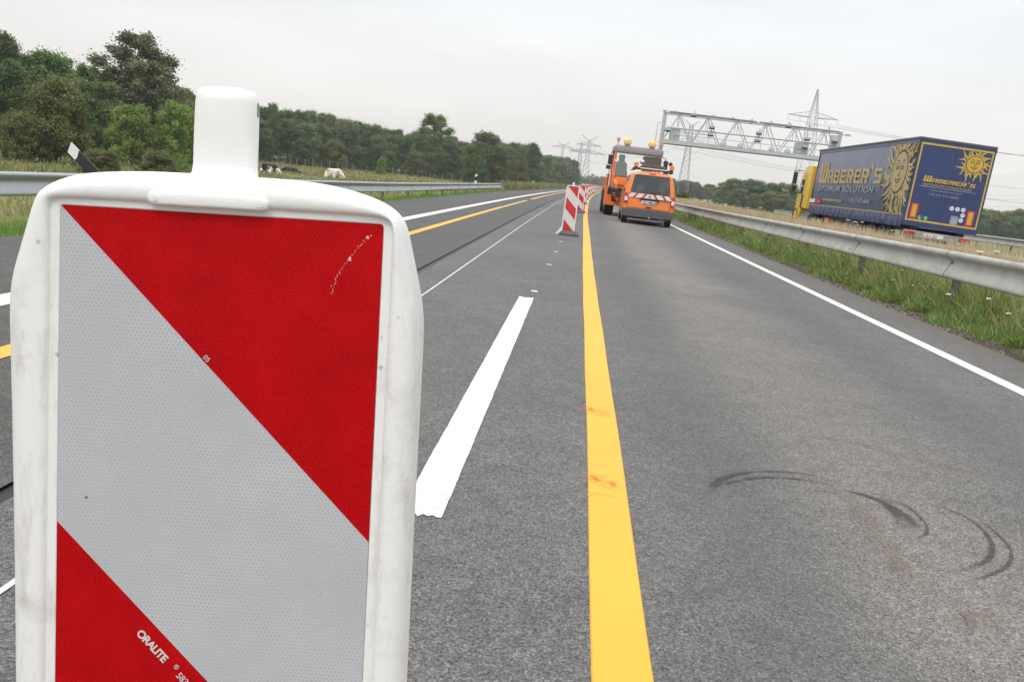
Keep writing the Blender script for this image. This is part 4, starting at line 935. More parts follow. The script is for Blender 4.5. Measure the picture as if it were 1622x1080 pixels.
# backing behind the sheet, then the striped sheet itself
mb = MB(); mb.box(-.0005, .2505, .0012, .004, -1.003, .0005); bpart(mb.build('backing', MT['white_plastic']))
def stripes(mb, W_=.25, H_=1.0, y=0.0, ox=0):
    def poly(pts, mi): mb.add([(ox + p, y, q) for p, q in pts], [tuple(range(len(pts)))], mi)
    poly([(0, 0), (W_, 0), (W_, -.25)], 0)
    for k in range(4):
        a = -.25 * k; mi = 1 if k % 2 == 0 else 0
        pts = [(0, a), (W_, a - .25), (W_, max(a - .5, -H_)), (0, a - .25)] if k < 3 else [(0, a), (W_, a - .25), (0, -H_)]
        poly(pts, mi)
    return mb
mb = stripes(MB()); sheet = bpart(mb.build('striped_sheet', [MT['red_sheet'], MT['white_sheet']], fix=False))
# make the sheet face the camera (-y)
# grip on top, rounded towards the viewer
def sec(u0, u1, w0, w1, r, v): return [(a / 1000, b / 1000, v / 1000) for a, b in rrect(u0, u1, w0, w1, r, 6)]
mb = MB(); U0, U1, W0, W1 = 91, 140, 14, 52
mb.loft([sec(U0 - 6, U1 + 6, W0 - 6, W1 + 0, 19, 22), sec(U0 - 3, U1 + 3, W0 - 3, W1, 18, 29), sec(U0 - .6, U1 + .6, W0 - .6, W1, 17, 33), sec(U0, U1, W0, W1, 17, 40), sec(U0, U1, W0, W1, 17, 66), sec(U0 + .3, U1 - .3, W0 + .3, W1 - .3, 17, 88), sec(U0 + 1.2, U1 - 1.2, W0 + 1.2, W1 - 1.2, 16, 94), sec(U0 + 4, U1 - 4, W0 + 4, W1 - 4, 13, 98), sec(U0 + 9, U1 - 9, W0 + 9, W1 - 9, 8, 99.5)])
hd = bpart(mb.build('handle', MT['white_plastic'], smooth=True))
mb = MB(); mb.prism([(p_, q_) for p_, q_ in rrect(.0315, .0350, .079, .090, .0016)], 'x', .1396, .1403)
bpart(mb.build('handle_slot', MT['grey']))
# raised bar with two screws
mb = MB(); cap = lambda r: [(a, b) for a, b in rrect(.070 + r, .163 - r, .0040 + r, .0150 - r, .0054 - r)]
mb.loft([[(a, y_, b + (0)) for a, b in cap(r)] for y_, r in ((.004, 0), (-.0068, 0), (-.0082, .0012), (-.0086, .0025))])
bpart(mb.build('raised_bar', MT['white_plastic'], smooth=True, auto=50))
for u in (.0762, .157):
    mb = MB(); mb.tube((u, -.0084, .0095), (u, -.0094, .0095), .0034, .0028, 14); mb.tube((u, -.0094, .0095), (u, -.0098, .0095), .0012, .001, 8)
    bpart(mb.build('rivet', MT['white_plastic'], smooth=True, auto=40))
# print and scratches on the sheet
def text_mesh(body, size, m, name, parent=None, mat4=None, extrude=0.0006, offset=0.0, align='LEFT', shear=0, spacing=1):
    cu = bpy.data.curves.new('t', 'FONT'); cu.body = body; cu.size = size; cu.extrude = extrude; cu.offset = offset; cu.align_x = align; cu.shear = shear; cu.space_character = spacing; cu.resolution_u = 3
    t = bpy.data.objects.new('t', cu); COL.objects.link(t)
    dg = bpy.context.evaluated_depsgraph_get(); me = bpy.data.meshes.new_from_object(t.evaluated_get(dg)); me.materials.clear(); me.materials.append(m)
    bpy.data.objects.remove(t); bpy.data.curves.remove(cu)
    o = bpy.data.objects.new(name, me); COL.objects.link(o); o.parent = parent
    if mat4 is not None: o.matrix_local = mat4
    return o
def on_face(u, v, y=-.0005, ang=0):
    """text frame lying in the local xz plane, reading along +x when ang=0, facing -y"""
    return Matrix.Translation((u, y, v)) @ Matrix.Rotation(ang, 4, 'Y') @ Matrix.Rotation(R(90), 4, 'X')
BM = BR.to_4x4(); BM.translation = BT - Vector((BT.x, BT.y, 0))
A45 = R(45)
text_mesh('ORALITE', .0092, MT['print_l'], 'maker_print', root, BM @ on_face(.0655, -.3385, ang=A45), .0002, offset=.00028, spacing=.86)
text_mesh('®', .0052, MT['print_l'], 'maker_print', root, BM @ on_face(.0965, -.3640, ang=A45), .0002)
text_mesh('5831. RA1', .0080, MT['print_l'], 'maker_print', root, BM @ on_face(.0985, -.3715, ang=A45), .0002, spacing=.9)
text_mesh('05', .0056, MT['print_l'], 'maker_print', root, BM @ on_face(.1135, -.1112, ang=A45), .0002)
mb = MB(); pts = [(.240, -.009), (.232, -.018), (.222, -.031), (.216, -.042), (.212, -.055)]
for k in range(46):
    t = k / 45 * (len(pts) - 1); i0 = min(int(t), len(pts) - 2); f_ = t - i0
    u = pts[i0][0] * (1 - f_) + pts[i0 + 1][0] * f_ + random.gauss(0, .0007); v = pts[i0][1] * (1 - f_) + pts[i0 + 1][1] * f_
    a = random.uniform(.0003, .0008) * (1.7 if k < 3 or 18 < k < 21 else 0.55)
    mb.add([(u - a, -.0004, v - a * .6), (u + a, -.0004, v - a), (u + a * .8, -.0004, v + a * .7), (u - a * .5, -.0004, v + a)], [(0, 1, 2, 3)])
bpart(mb.build('scratch', MT['scr_l'], fix=False))
# rubber base the beacon stands in
mb = MB(); mb.loft([[(x, y, z) for x, y in rrect(-.12, .42, -.36 + i_, .46 - i_, .04)] for z, i_ in ((0.0, 0), (.07, 0), (.11, .04))]); mb.build('foot', MT['rubber'], root, loc=(0, .08, 0))
mb = MB(); mb.box(.09, .16, .085, .125, .07, .18); mb.build('foot_socket', MT['white_plastic'], root)

# ------------------------------------------------------------------ row of far beacons
def far_beacon():
    root = empty('warning_beacon')
    mb = MB(); z0, z1 = .095, 1.125
    out = rpoly([(-.150, z0), (.150, z0), (.150, z1 - .06), (.125, z1), (-.125, z1), (-.150, z1 - .06)], .02)
    mb.prism(out, 'y', -.028, .028); mb.build('frame', MT['white_paint'], root, auto=40)
    mb = stripes(MB(), ox=-.125); o = mb.build('striped_sheet', [MT['far_red'], MT['far_white']], root, fix=False, loc=(0, -.031, z1 - .018))
    mb = MB(); mb.loft([[(a, b, z) for a, b in rrect(-.024 + i_, .024 - i_, -.02 + i_, .02 - i_, .012)] for z, i_ in ((z1 - .01, 0), (z1 + .065, 0), (z1 + .07, .006))]); mb.build('handle', MT['white_paint'], root, auto=40)
    mb = MB(); mb.loft([[(x, y, z) for x, y in rrect(-.16 + i_, .25 - i_, -.30 + i_, .42 - i_, .03)] for z, i_ in ((0.0, 0), (.05, 0), (.105, .05))]); mb.build('foot', MT['rubber'], root, auto=40)
    mb = MB(); mb.prism([(-.275, 0.004), (-.235, .004), (-.13, .10), (-.13, .20), (-.165, .16)], 'y', -.10, .06); mb.build('foot_wedge', MT['white_paint'], root)
    return root
fb = far_beacon(); Yb = [20.4, 36.8, 53.2, 69.5, 86, 103, 120, 137, 154, 171, 188, 206, 224, 242, 260, 278, 296]
BL = ['nearest striped beacon of the row beyond the white dash', 'second striped beacon of the row, half hidden by the first', 'third striped beacon of the row', 'fourth striped beacon of the row', 'fifth striped beacon of the row']
for i, Yq in enumerate(Yb):
    o = fb if i == 0 else copy_tree(fb)
    sl = [-.19, -.03, .03, .0, .0][i] if i < 5 else -.05
    px_ = {0: 903, 1: 917.5, 2: 925, 3: 930}.get(i)
    x = at(px_, 330, Yq).x if False else sl + cx(Yq)
    o.location = (x, Yq, 0); o.rotation_euler = (R(random.uniform(-1, 1)), R(random.uniform(-.8, .8)), R(random.uniform(-4, 4)))
    tag(o, BL[i] if i < 5 else 'small distant striped beacon in the curve of the row', 'beacon', 'striped beacons in a row between the lanes')

# ------------------------------------------------------------------ orange van
def wheel(parent, c, r, wd, rim=.6, m_rim=None, name='wheel'):
    mb = MB(); x, y, z = c; n = 28
    prof_ = [(r * .62, -wd / 2), (r * .9, -wd / 2), (r, -wd / 2 + wd * .15), (r, wd / 2 - wd * .15), (r * .9, wd / 2), (r * .62, wd / 2)]
    mb.loft([[(x + b, y + a * math.cos(2 * PI * i / n), z + a * math.sin(2 * PI * i / n)) for i in range(n)] for a, b in prof_], 0)
    w_ = mb.build(name, MT['tyre'], parent, auto=40)
    mb = MB(); mb.tube((x - wd / 2 - .004, y, z), (x + wd / 2 + .004, y, z), r * rim, r * rim, 20); mb.tube((x - wd / 2 - .03, y, z), (x + wd / 2 + .03, y, z), r * .18, r * .18, 12)
    mb.build('rim', m_rim or MT['grey'], w_, auto=40)
    return w_
def stroke_text(mb, s_, x0, z0, cw, ch, t, put, gap=.22, slant=.12, mi=0, first_tall=1.55):
    """blocky capital letters made of bars; put(x,z0..) maps to the face"""
    G = {'A': [(0, 0, t, 1), (1 - t, 0, 1, 1), (0, 1 - t * .6, 1, 1), (0, .38, 1, .38 + t * .5)], 'B': [(0, 0, t, 1), (1 - t, 0, 1, 1), (0, 0, 1, t * .7), (0, 1 - t * .7, 1, 1), (0, .43, 1, .43 + t * .55)],
         'E': [(0, 0, t, 1), (0, 0, 1, t * .8), (0, 1 - t * .8, 1, 1), (0, .42, .9, .42 + t * .6)], 'R': [(0, 0, t, 1), (0, 1 - t * .7, 1, 1), (1 - t, .45, 1, 1), (0, .40, 1, .40 + t * .6), (.72 - t / 2, 0, .72 + t / 2, .42)],
         'S': [(0, 0, 1, t * .8), (0, 1 - t * .8, 1, 1), (0, .42, 1, .42 + t * .6), (0, .5, t, 1), (1 - t, 0, 1, .5)], 'W': [(0, 0, t * .9, 1), (1 - t * .9, 0, 1, 1), (.5 - t * .4, 0, .5 + t * .4, 1), (0, 0, 1, t * .7)], "'": [(.3, .85, .62, 1.35)]}
    x = x0
    for ch_ in s_:
        wch = cw * (1.5 if ch_ == 'W' else (.45 if ch_ == "'" else 1)); hh = ch * (first_tall if ch_ == 'W' else 1)
        lev = 0
        for a, b, c, d_ in G[ch_]:
            q = [(x + a * wch + slant * b * hh, z0 + b * hh), (x + c * wch + slant * b * hh, z0 + b * hh), (x + c * wch + slant * d_ * hh, z0 + d_ * hh), (x + a * wch + slant * d_ * hh, z0 + d_ * hh)]
            put(mb, q, mi, lev); lev += 1
        x += wch + cw * gap
    return x

VX, VY = 2.42, 31.75
van = empty('works_van', (VX, VY, 0), (0, 0, R(-.4)), 'orange estate van with tinted rear window and red and white tailgate stripes', 'van')
lv = [(.26, .80), (.34, .875), (.5, .905), (.78, .905), (1.04, .885), (1.3, .835), (1.58, .765), (1.72, .71), (1.80, .60), (1.845, .38), (1.86, 0)]
def vring(y, kx=1, zc=9, lean=0.0, zb=0):
    pts = []
    for z, x in lv:
        z_ = min(z, zc + (0.03 * (1 - x / .9) if z > zc else 0)) + zb * (z < .4); yy = y + max(0, z - .98) * lean
        pts.append((x * kx, yy, z_))
    return pts + [(-x, y_, z_) for x, y_, z_ in pts[:-1][::-1]]
mb = MB(); mb.loft([vring(.03, .90, 9, .17), vring(.045, .97, 9, .17), vring(.09, .995, 9, .17), vring(.3, 1, 9, .1), vring(.9, 1.0), vring(1.7), vring(2.5), vring(2.9, 1, 1.80), vring(3.25, .99, 1.45), vring(3.6, .98, 1.12), vring(4.1, .95, .98), vring(4.35, .86, .8), vring(4.4, .7, .7)])
mb.build('body', MT['orange'], van, smooth=True, auto=50)
def tail(z, o=0.0): return .03 + max(0, z - .98) * .17 - .008 - o
def tpanel(pts, o=0.0, th=.03):   # polygon on the tailgate
    n_ = len(pts); mb = MB(); mb.add([(x, tail(z, o), z) for x, z in pts] + [(x, tail(z, o) + th, z) for x, z in pts], [tuple(range(n_)), tuple(range(n_, 2 * n_))[::-1]] + [(i, (i + 1) % n_, n_ + (i + 1) % n_, n_ + i) for i in range(n_)]); return mb
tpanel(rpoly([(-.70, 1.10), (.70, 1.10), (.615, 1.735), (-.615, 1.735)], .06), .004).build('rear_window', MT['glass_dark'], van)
# rear glass carries tan reflections painted into its colour; nothing lies behind it
mb = tpanel(rpoly([(-.80, .34), (.80, .34), (.86, .62), (.86, .66), (-.86, .66), (-.86, .62)], .03), .0, .02); 
mb = MB(); mb.loft([[(x, y, z) for x, z in rpoly([(-.89, .26), (.89, .26), (.92, .40), (.90, .54), (-.90, .54), (-.92, .40)], .04)] for y in (-.03, .35)]); mb.build('rear_bumper', MT['dark'], van, bevel=.015)
mb = MB(); mb.box(-.72, .72, .02, .3, .20, .262); mb.build('underbody', MT['black'], van)
# stripe band under the window
bandw = MB(); 
def bpoly(pts, mi, o): q = tpanel(pts, o, .004); bandw.add(q.v, q.f, mi)
bpoly([(-.80, .93), (.80, .93), (.755, 1.075), (-.755, 1.075)], 0, .006)
for sg in (-1, 1):
    for x in (.10, .40, .68):
        q = [(sg * x, 1.075), (sg * (x + .085), 1.075), (sg * (x + .20), .93), (sg * (x + .11), .93)]
        if x + .2 > .8: q = [(sg * .665, 1.075), (sg * .735, 1.075), (sg * .79, .96), (sg * .79, .93), (sg * .78, .93)]
        bpoly(q, 1, .011)
bandw.build('reflective_band', [MT['far_white'], MT['far_red']], van)
sm_ = MB()
for x0_, x1_, z0_, z1_ in ((-.752, -.742, .57, 1.08), (.742, .752, .57, 1.08), (-.752, .752, .565, .575)): q = tpanel([(x0_, z0_), (x1_, z0_), (x1_, z1_), (x0_, z1_)], .004, .02); sm_.add(q.v, q.f)
sm_.build('tailgate_seam', MT['black'], van)
mb = MB(); mb.tube((.05, tail(1.2) - .03, 1.115), (.34, tail(1.24) - .03, 1.20), .012, .008, 6); mb.build('wiper', MT['black'], van)
mb = MB(); mb.tube((0, tail(1.0) - .022, 1.0), (0, tail(1.0), 1.0), .05, .05, 20); mb.build('badge', MT['chrome'], van)
tpanel(rpoly([(-.36, .86), (.36, .86), (.33, .92), (-.33, .92)], .012), .02, .03).build('tailgate_grip', MT['black'], van)
tpanel(rpoly([(-.26, .735), (.26, .735), (.26, .845), (-.26, .845)], .01), .012, .02).build('number_plate', MT['plate'], van)
tm = text_mesh('OL WM 253', .112, MT['ink'], 'plate_text', van, on_face(-.225, .752, y=tail(.79, .020)), .001, offset=.0012, spacing=.84)
tpanel(rpoly([(-.10, .60), (.10, .60), (.10, .64), (-.10, .64)], .01), .006, .01).build('lower_grip', MT['black'], van)
for sg in (-1, 1):
    q = [(sg * .74, .70), (sg * .895, .70), (sg * .885, 1.06), (sg * .80, 1.08), (sg * .765, .98)]
    if sg < 0: q = q[::-1]
    t_ = tpanel(rpoly(q, .02), .012, .10).build('tail_light', MT['lens_red'], van)
    q2 = [(sg * .765, .79), (sg * .875, .79), (sg * .870, .93), (sg * .775, .93)]
    if sg < 0: q2 = q2[::-1]
    tpanel(rpoly(q2, .015), .019, .02).build('reversing_lens', MT['lens_white'], t_)
    # side glass follows the leaning flank
    def sg_pt(y, z): 
        xs = interp(z, [1.04, 1.3, 1.58, 1.72], [.885, .835, .765, .71]); return (sg * (xs + .006), y, z)
    mb = MB()
    for y0, y1 in ((.45, 1.35), (1.42, 2.35), (2.42, 3.1)):
        zs = [1.10, 1.3, 1.5, 1.68]; mb.loft([[sg_pt(y, z) for z in zs] for y in (y0, y1 if y1 < 3 else 2.75)], 0, False, False)
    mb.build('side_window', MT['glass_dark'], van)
    mb = MB(); mb.ball((sg * 1.0, 3.0, 1.12), .08, .06, .11); mb.build('wing_mirror', MT['black'], van, smooth=True)
    mb = MB(); mb.tube((sg * .68, .5, 1.87), (sg * .68, 2.6, 1.90), .018, .018, 8); mb.build('roof_rail', MT['black'], van, smooth=True)
    for y in (.62, 3.35): wheel(van, (sg * .78, y, .30), .30, .2)
mb = MB(); mb.tube((.05, .0, .22), (.05, -.14, .22), .02, .02); mb.ball((.05, -.15, .26), .03); mb.build('tow_hook', MT['chrome'], van, smooth=True)
mb = MB(); mb.box(.40, .60, -.01, .3, .14, .24); mb.build('exhaust', MT['dark'], van)
mb = MB(); mb.tube((.45, -.02, .17), (.45, .2, .17), .03, .03); mb.build('exhaust_pipe', MT['chrome'], van)
mb = MB(); mb.box(-.24, .24, .14, .28, 1.80, 1.86); mb.build('high_brake_light', MT['lens_red'], van) if False else None
mb = MB(); mb.box(-.12, .12, tail(1.8) - .01, tail(1.8) + .05, 1.775, 1.80); mb.build('high_brake_light', MT['lens_red'], van)
# roof bar with amber beacons
mb = MB(); mb.box(-.70, .70, .42, .62, 1.90, 1.97); mb.box(-.72, -.60, .40, .7, 1.87, 1.93); mb.box(.60, .72, .40, .7, 1.87, 1.93); mb.build('roof_bar', MT['black'], van, bevel=.012)
mb = MB(); mb.box(-.45, .50, .40, .415, 1.945, 1.985); mb.build('bar_trim', MT['far_white'], van)
mb = MB(); mb.prism([(-.48, 1.99), (.50, 1.99), (.42, 2.10), (-.34, 2.10)], 'y', .42, 1.15); mb.build('folded_sign', MT['dark'], van, bevel=.02)
for sx, dz in ((-.60, 0), (.66, 0)):
    mb = MB(); mb.loft([[(sx + a, .52 + b, z) for a, b in rrect(-.075, .075, -.075, .075, .03)] for z in (1.995, 2.15)]); b_ = mb.build('warning_light', MT['lens_orange'], van, auto=40, bevel=.01)
    mb = MB(); mb.tube((sx, .52, 1.96), (sx, .52, 2.0), .06, .06, 14); mb.build('light_base', MT['black'], b_)
mb = MB(); mb.ball((-.40, .5, 2.17), .085, .06, .085); mb.build('work_lamp', MT['chrome'], van, smooth=True)
mb = MB(); mb.ball((.60, .56, 2.20), .07, .06, .07); mb.tube((.3, .56, 2.24), (.6, .56, 2.22), .012, .012); mb.build('work_lamp', MT['black'], van, smooth=True)

# ------------------------------------------------------------------ orange works truck facing the camera
TX, TY = 2.25, 38.6
mog = empty('works_truck', (TX, TY, 0), (0, 0, R(1.5)), 'tall orange works truck facing the camera with two yellow lamps on its grey roof', 'truck')
OR = MT['orange2']
# cab shell made of pillars, roof, floor and rear wall with a window opening
CX0, CX1 = -1.02, 1.0
mb = MB()
mb.prism([(0.05, 1.25), (.28, 2.72), (.36, 2.72), (.17, 1.25)], 'x', CX0, CX0 + .11); mb.prism([(0.05, 1.25), (.28, 2.72), (.36, 2.72), (.17, 1.25)], 'x', CX1 - .11, CX1)
mb.box(CX0, CX0 + .08, 1.75, 1.9, 1.25, 2.72); mb.box(CX1 - .08, CX1, 1.75, 1.9, 1.25, 2.72)
mb.box(CX0, CX1, .10, 1.9, 1.15, 1.25); mb.box(CX0, CX1, 1.80, 1.9, 1.25, 1.75)
mb.box(CX0, CX0 + .05, .17, 1.8, 1.25, 1.75); mb.box(CX1 - .05, CX1, .17, 1.8, 1.25, 1.75)
mb.build('cab', OR, mog, bevel=.02)
mb = MB(); mb.loft([[(x, y, z) for x, y in rrect(CX0 - .03 + i_, CX1 + .03 - i_, .22 + i_, 1.98 - i_, .08)] for z, i_ in ((2.70, 0), (2.90, .0), (2.97, .06))]); mb.build('roof', MT['grey'], mog, auto=45)
glm, gnt, gb = new_mat('clear_glass'); gb.inputs['Base Color'].default_value = (.75, .88, .82, 1); gb.inputs['Roughness'].default_value = .03; gb.inputs['Alpha'].default_value = 0.12
mb = MB(); mb.add([(CX0 + .11, .12, 1.66), (CX1 - .11, .12, 1.66), (CX1 - .11, .285, 2.70), (CX0 + .11, .285, 2.70)], [(0, 1, 2, 3)]); mb.add([(CX0 + .11, .128, 1.66), (CX1 - .11, .128, 1.66), (CX1 - .11, .293, 2.70), (CX0 + .11, .293, 2.70)], [(3, 2, 1, 0)]); mb.build('windscreen', glm, mog, fix=False)
mb = MB(); mb.loft([[(x, y, z) for x, y in rrect(CX0 + .10, CX1 - .10, .10, .2, .03)] for z in (1.60, 1.67)]); mb.build('windscreen_trim', MT['black'], mog)
for x in (-.62, .55):
    mb = MB(); mb.loft([[(x + a, 1.15 + (z - 1.5) * .12 + b, z) for a, b in rrect(-.26 * k, .26 * k, -.08, .08, .05)] for z, k in ((1.35, 1), (1.9, 1.05), (2.25, .95), (2.32, .6), (2.36, .5), (2.56, .55), (2.62, .4))]); mb.build('seat', MT['seat'], mog, smooth=True, auto=50)
mb = MB(); mb.tube((-.55, .55, 1.78), (-.55, .62, 1.82), .2, .2, 20); mb.build('steering_wheel', MT['black'], mog)
mb = MB(); mb.loft([[(x, y, z) for x, z in rrect(.18, .98, 2.20, 2.62, .1)] for y in (.10, .22)]); mb.build('sun_visor', MT['dark'], mog, auto=40)
# bonnet, sloping, wider below
mb = MB(); mb.loft([[(-.86, -.62, 1.02), (.86, -.62, 1.02), (.84, -.60, 1.30), (.7, -.52, 1.42), (-.7, -.52, 1.42), (-.84, -.60, 1.30)], [(-1.0, .1, .98), (1.0, .1, .98), (1.0, .12, 1.5), (.86, .14, 1.66), (-.86, .14, 1.66), (-1.0, .12, 1.5)]]); mb.build('bonnet', OR, mog, bevel=.03)
mb = MB()
for x in (-.05, .22, .49):
    mb.add([(x - .12, -.635, 1.03), (x + .0, -.635, 1.03), (x + .24, -.62, 1.30), (x + .12, -.62, 1.30)], [(0, 1, 2, 3)], 1)
    mb.add([(x + .0, -.635, 1.03), (x + .15, -.635, 1.03), (x + .39, -.62, 1.30), (x + .24, -.62, 1.30)], [(0, 1, 2, 3)], 0)
mb.build('reflective_band', [MT['far_white'], MT['far_red']], mog, fix=False)
mb = MB(); mb.loft([[(x, y, z) for x, z in rrect(-.80, -.30, 1.32, 1.55, .05)] for y in (-.66, -.3)]); mb.build('indicator_box', MT['orange'], mog, auto=40)
mb = MB(); mb.loft([[(x, y, z) for x, z in rrect(-.72, -.42, 1.05, 1.16, .03)] for y in (-.66, -.6)]); mb.build('headlight', MT['lamp_yellow'], mog, auto=40)
# front lift frame with hoses
mb = MB(); mb.box(-1.27, 1.15, -.95, -.7, .44, .60); mb.box(-1.24, -.98, -.92, -.72, .60, .86); mb.box(-1.27, -1.18, -.9, -.2, .45, 1.15); mb.box(-.62, -.44, -.95, -.72, .60, .95); mb.box(.30, .56, -.95, -.65, .55, .95)
mb.prism([(-.9, .7), (-.45, .7), (-.40, .98), (-.7, 1.05)], 'y', -1.0, -.92); mb.tube((-.95, -1.02, .95), (-.6, -1.02, .50), .06, .06, 10); mb.tube((-.3, -1.02, .95), (-.42, -1.02, .52), .05, .05, 10); mb.build('lift_frame', OR, mog, bevel=.012)
mb = MB()
for k in range(14):
    a = Vector((random.uniform(-1.15, -.1), -.85, random.uniform(.92, 1.18))); b = Vector((random.uniform(-1.2, -.1), -1.0, random.uniform(.55, .95))); m_ = (a + b) / 2 + Vector((random.uniform(-.2, .2), -.25, random.uniform(-.05, .18)))
    mb.path([a, a.lerp(m_, .6) + Vector((0, -.04, .03)), m_, b.lerp(m_, .5) + Vector((0, -.03, -.02)), b], .024, 6)
mb.build('hydraulic_hoses', MT['black'], mog, smooth=True)
mb = MB(); mb.box(-1.15, 1.05, -.69, -.1, .61, 1.16); mb.build('radiator_grille', MT['black'], mog)
mb = MB(); mb.box(-.7, .7, -.5, 4.6, .55, .85); mb.build('chassis', MT['black'], mog)
mb = MB(); mb.box(-1.12, 1.12, 2.1, 4.9, .95, 1.2); mb.box(-1.12, 1.12, 2.1, 2.16, 1.2, 1.75); mb.box(-1.12, -1.07, 2.16, 4.9, 1.2, 1.6); mb.box(1.07, 1.12, 2.16, 4.9, 1.2, 1.6); mb.build('load_bed', OR, mog, bevel=.015)
for sg in (-1, 1):
    for y in (.35, 3.4):
        wheel(mog, (sg * 1.0, y, .54), .54, .40, .5)
    mb = MB(); mb.loft([[(sg * 1.14 - sg * .38 * k, .35 + .66 * math.cos(t), .56 + .66 * math.sin(t)) for k in (0, 1)] + [(sg * 1.14 - sg * .38 * k, .35 + .62 * math.cos(t), .56 + .62 * math.sin(t)) for k in (1, 0)] for t in [R(a) for a in range(0, 181, 20)]]); mb.build('mudguard', MT['black'], mog)
    mb = MB(); mb.loft([[(sg * 1.18 + a, .18 + b, z) for a, b in rrect(-.09, .09, -.05, .05, .03)] for z in (2.12, 2.52)]); mb.loft([[(sg * 1.22 + a, .18 + b, z) for a, b in rrect(-.1, .1, -.05, .05, .03)] for z in (1.92, 2.08)]); mm = mb.build('wing_mirror', MT['black'], mog, auto=40)
    mb = MB(); mb.path([(sg * 1.0, .3, 2.65), (sg * 1.16, .2, 2.62), (sg * 1.18, .2, 1.3), (sg * 1.02, .2, 1.2)], .014); mb.build('mirror_arm', MT['black'], mm)
mb = MB(); mb.tube((-.98, -.1, 2.3), (-.98, -.16, 2.3), .06, .06, 14); mb.build('round_mirror', MT['chrome'], mog)
mb = MB(); mb.tube((-1.12, .0, 1.1), (-1.12, .0, 1.75), .02, .02); mb.build('width_marker', MT['far_white'], mog)
for x in (-.53, .52):
    mb = MB(); mb.ball((x, .34, 3.13), .17, .12, .17, 18, 12); l_ = mb.build('round_lamp', MT['lamp_yellow'], mog, smooth=True)
    mb = MB(); mb.tube((x - .06, .21, 3.10), (x - .06, .24, 3.10), .055, .055, 12); mb.tube((x + .07, .21, 3.10), (x + .07, .24, 3.10), .055, .055, 12); mb.build('lamp_glass', MT['chrome'], l_)
    mb = MB(); mb.box(x - .1, x + .1, .3, .4, 2.95, 3.0); mb.build('lamp_bracket', MT['black'], l_)
for x in (-.92, .93):
    mb = MB(); mb.loft([[(x + a, .5 + b, z) for a, b in rrect(-.07, .07, -.07, .07, .03)] for z in (3.13, 3.28)]); l_ = mb.build('warning_light', MT['lens_orange'], mog, auto=40)
    mb = MB(); mb.tube((x, .5, 2.92), (x, .5, 3.14), .02, .02); mb.build('light_pole', MT['grey'], l_)

# ------------------------------------------------------------------ curtain-sided lorry
lor = empty('curtainside_lorry', (10.937, 31.31, 1.086), (R(.257), R(1.906), R(-.585)), 'yellow cab lorry with blue curtain side trailer showing golden suns and lettering', 'lorry')
LH = 2.9
mb = MB(); rings = []
for l in np.arange(0.03, 13.31, .35):
    k = .018 * math.sin(l * 4.2) ; rings.append([(0.0, l, 0.32), (-.012 - k * .3, l, .9), (-.02 + k, l, 1.6), (-.008, l, 2.2), (0.0, l, 2.74)])
mb.loft(rings, 0, False, False)
mb.loft([[(2.5, l, 0.32), (2.5, l, 2.74)] for l in (0.03, 13.3)], 0, False, False)
mb.build('curtain', MT['blue_faded'], lor, smooth=True)
mb = MB(); mb.box(.02, 2.48, .03, 13.3, -.02, .1); mb.box(.02, 2.48, 13.24, 13.36, .1, 2.8); mb.build('trailer_floor', MT['navy'], lor)
mb = MB(); rings = []
for l in np.arange(0.03, 13.3, .12):
    k = .012 * math.sin(l * 9 + 2 * math.sin(l * 1.7)) + .008 * math.sin(l * 23 + l * l * .3); rings.append([(-.004, l, .32), (-.02 + k, l, .15), (-.03 + k * 1.3, l, -.02), (-.02, l, -.10)])
mb.loft(rings, 0, False, False); mb.build('side_skirt', MT['blue'], lor, smooth=True)
mb = MB()
for l in np.arange(.4, 13.2, .62): mb.box(-.045, -.034, l, l + .03, -.10, .26)
mb.build('strap', MT['dark'], lor)
mb = MB(); mb.box(-.03, 2.53, -.02, 13.42, 2.83, 2.93); mb.build('roof', MT['dark'], lor, bevel=.03)
mb = MB(); mb.box(-.022, .012, -.005, 13.3, 2.72, 2.83); mb.box(2.488, 2.522, -.005, 13.3, 2.72, 2.83); mb.build('roof_rail', MT['blue'], lor)
mb = MB(); mb.box(.0, 2.5, -.03, .028, -.02, 2.83); mb.build('rear_doors', MT['blue'], lor)
mb = MB(); mb.box(1.243, 1.257, -.034, -.029, .0, 2.8); mb.build('door_gap', MT['navy'], lor)
# gold frame of the doors, and the border line of the curtain
mb = MB()
for a, b, c, d_ in ((.06, 2.44, 2.69, 2.75), (.06, 2.44, .15, .21), (.06, .11, .21, 2.69), (2.39, 2.44, .21, 2.69)): mb.box(a, b, -.034, -.0295, c, d_)
mb.build('gold_frame', MT['gold'], lor)
mb = MB(); mb.box(-.030, -.004, .1, 13.25, .285, .325); mb.build('gold_border', MT['gold_faded'], lor)
def put_rear(m_, q, mi, lev): m_.add([(x, -.034 - .0012 * lev, z) for x, z in q] + [(x, -.030, z) for x, z in q], [(0, 1, 2, 3), (0, 4, 5, 1), (1, 5, 6, 2), (2, 6, 7, 3), (3, 7, 4, 0)], mi)
def put_side(m_, q, mi, lev): m_.add([(-.052 - .0012 * lev, L_0 - x, z) for x, z in q] + [(-.010, L_0 - x, z) for x, z in q], [(0, 1, 2, 3), (0, 4, 5, 1), (1, 5, 6, 2), (2, 6, 7, 3), (3, 7, 4, 0)], mi)
L_0 = 12.15
mb = MB(); stroke_text(mb, "WABERER'S", 0, 1.33, .86, .58, .26, put_side, .20, -.10); mb.build('side_lettering', MT['gold_faded'], lor, fix=False)
mb = MB(); stroke_text(mb, "WABERER'S", .36, 1.50, .168, .125, .27, put_rear, .15, .18); mb.build('rear_lettering', MT['gold'], lor, fix=False)
def side_face(l, z): return Matrix.Translation((-.05, l, z)) @ Matrix.Rotation(R(-90), 4, 'Z') @ Matrix.Rotation(R(90), 4, 'X')
def stretch(x, z): return Matrix.Diagonal((x, z, 1, 1))
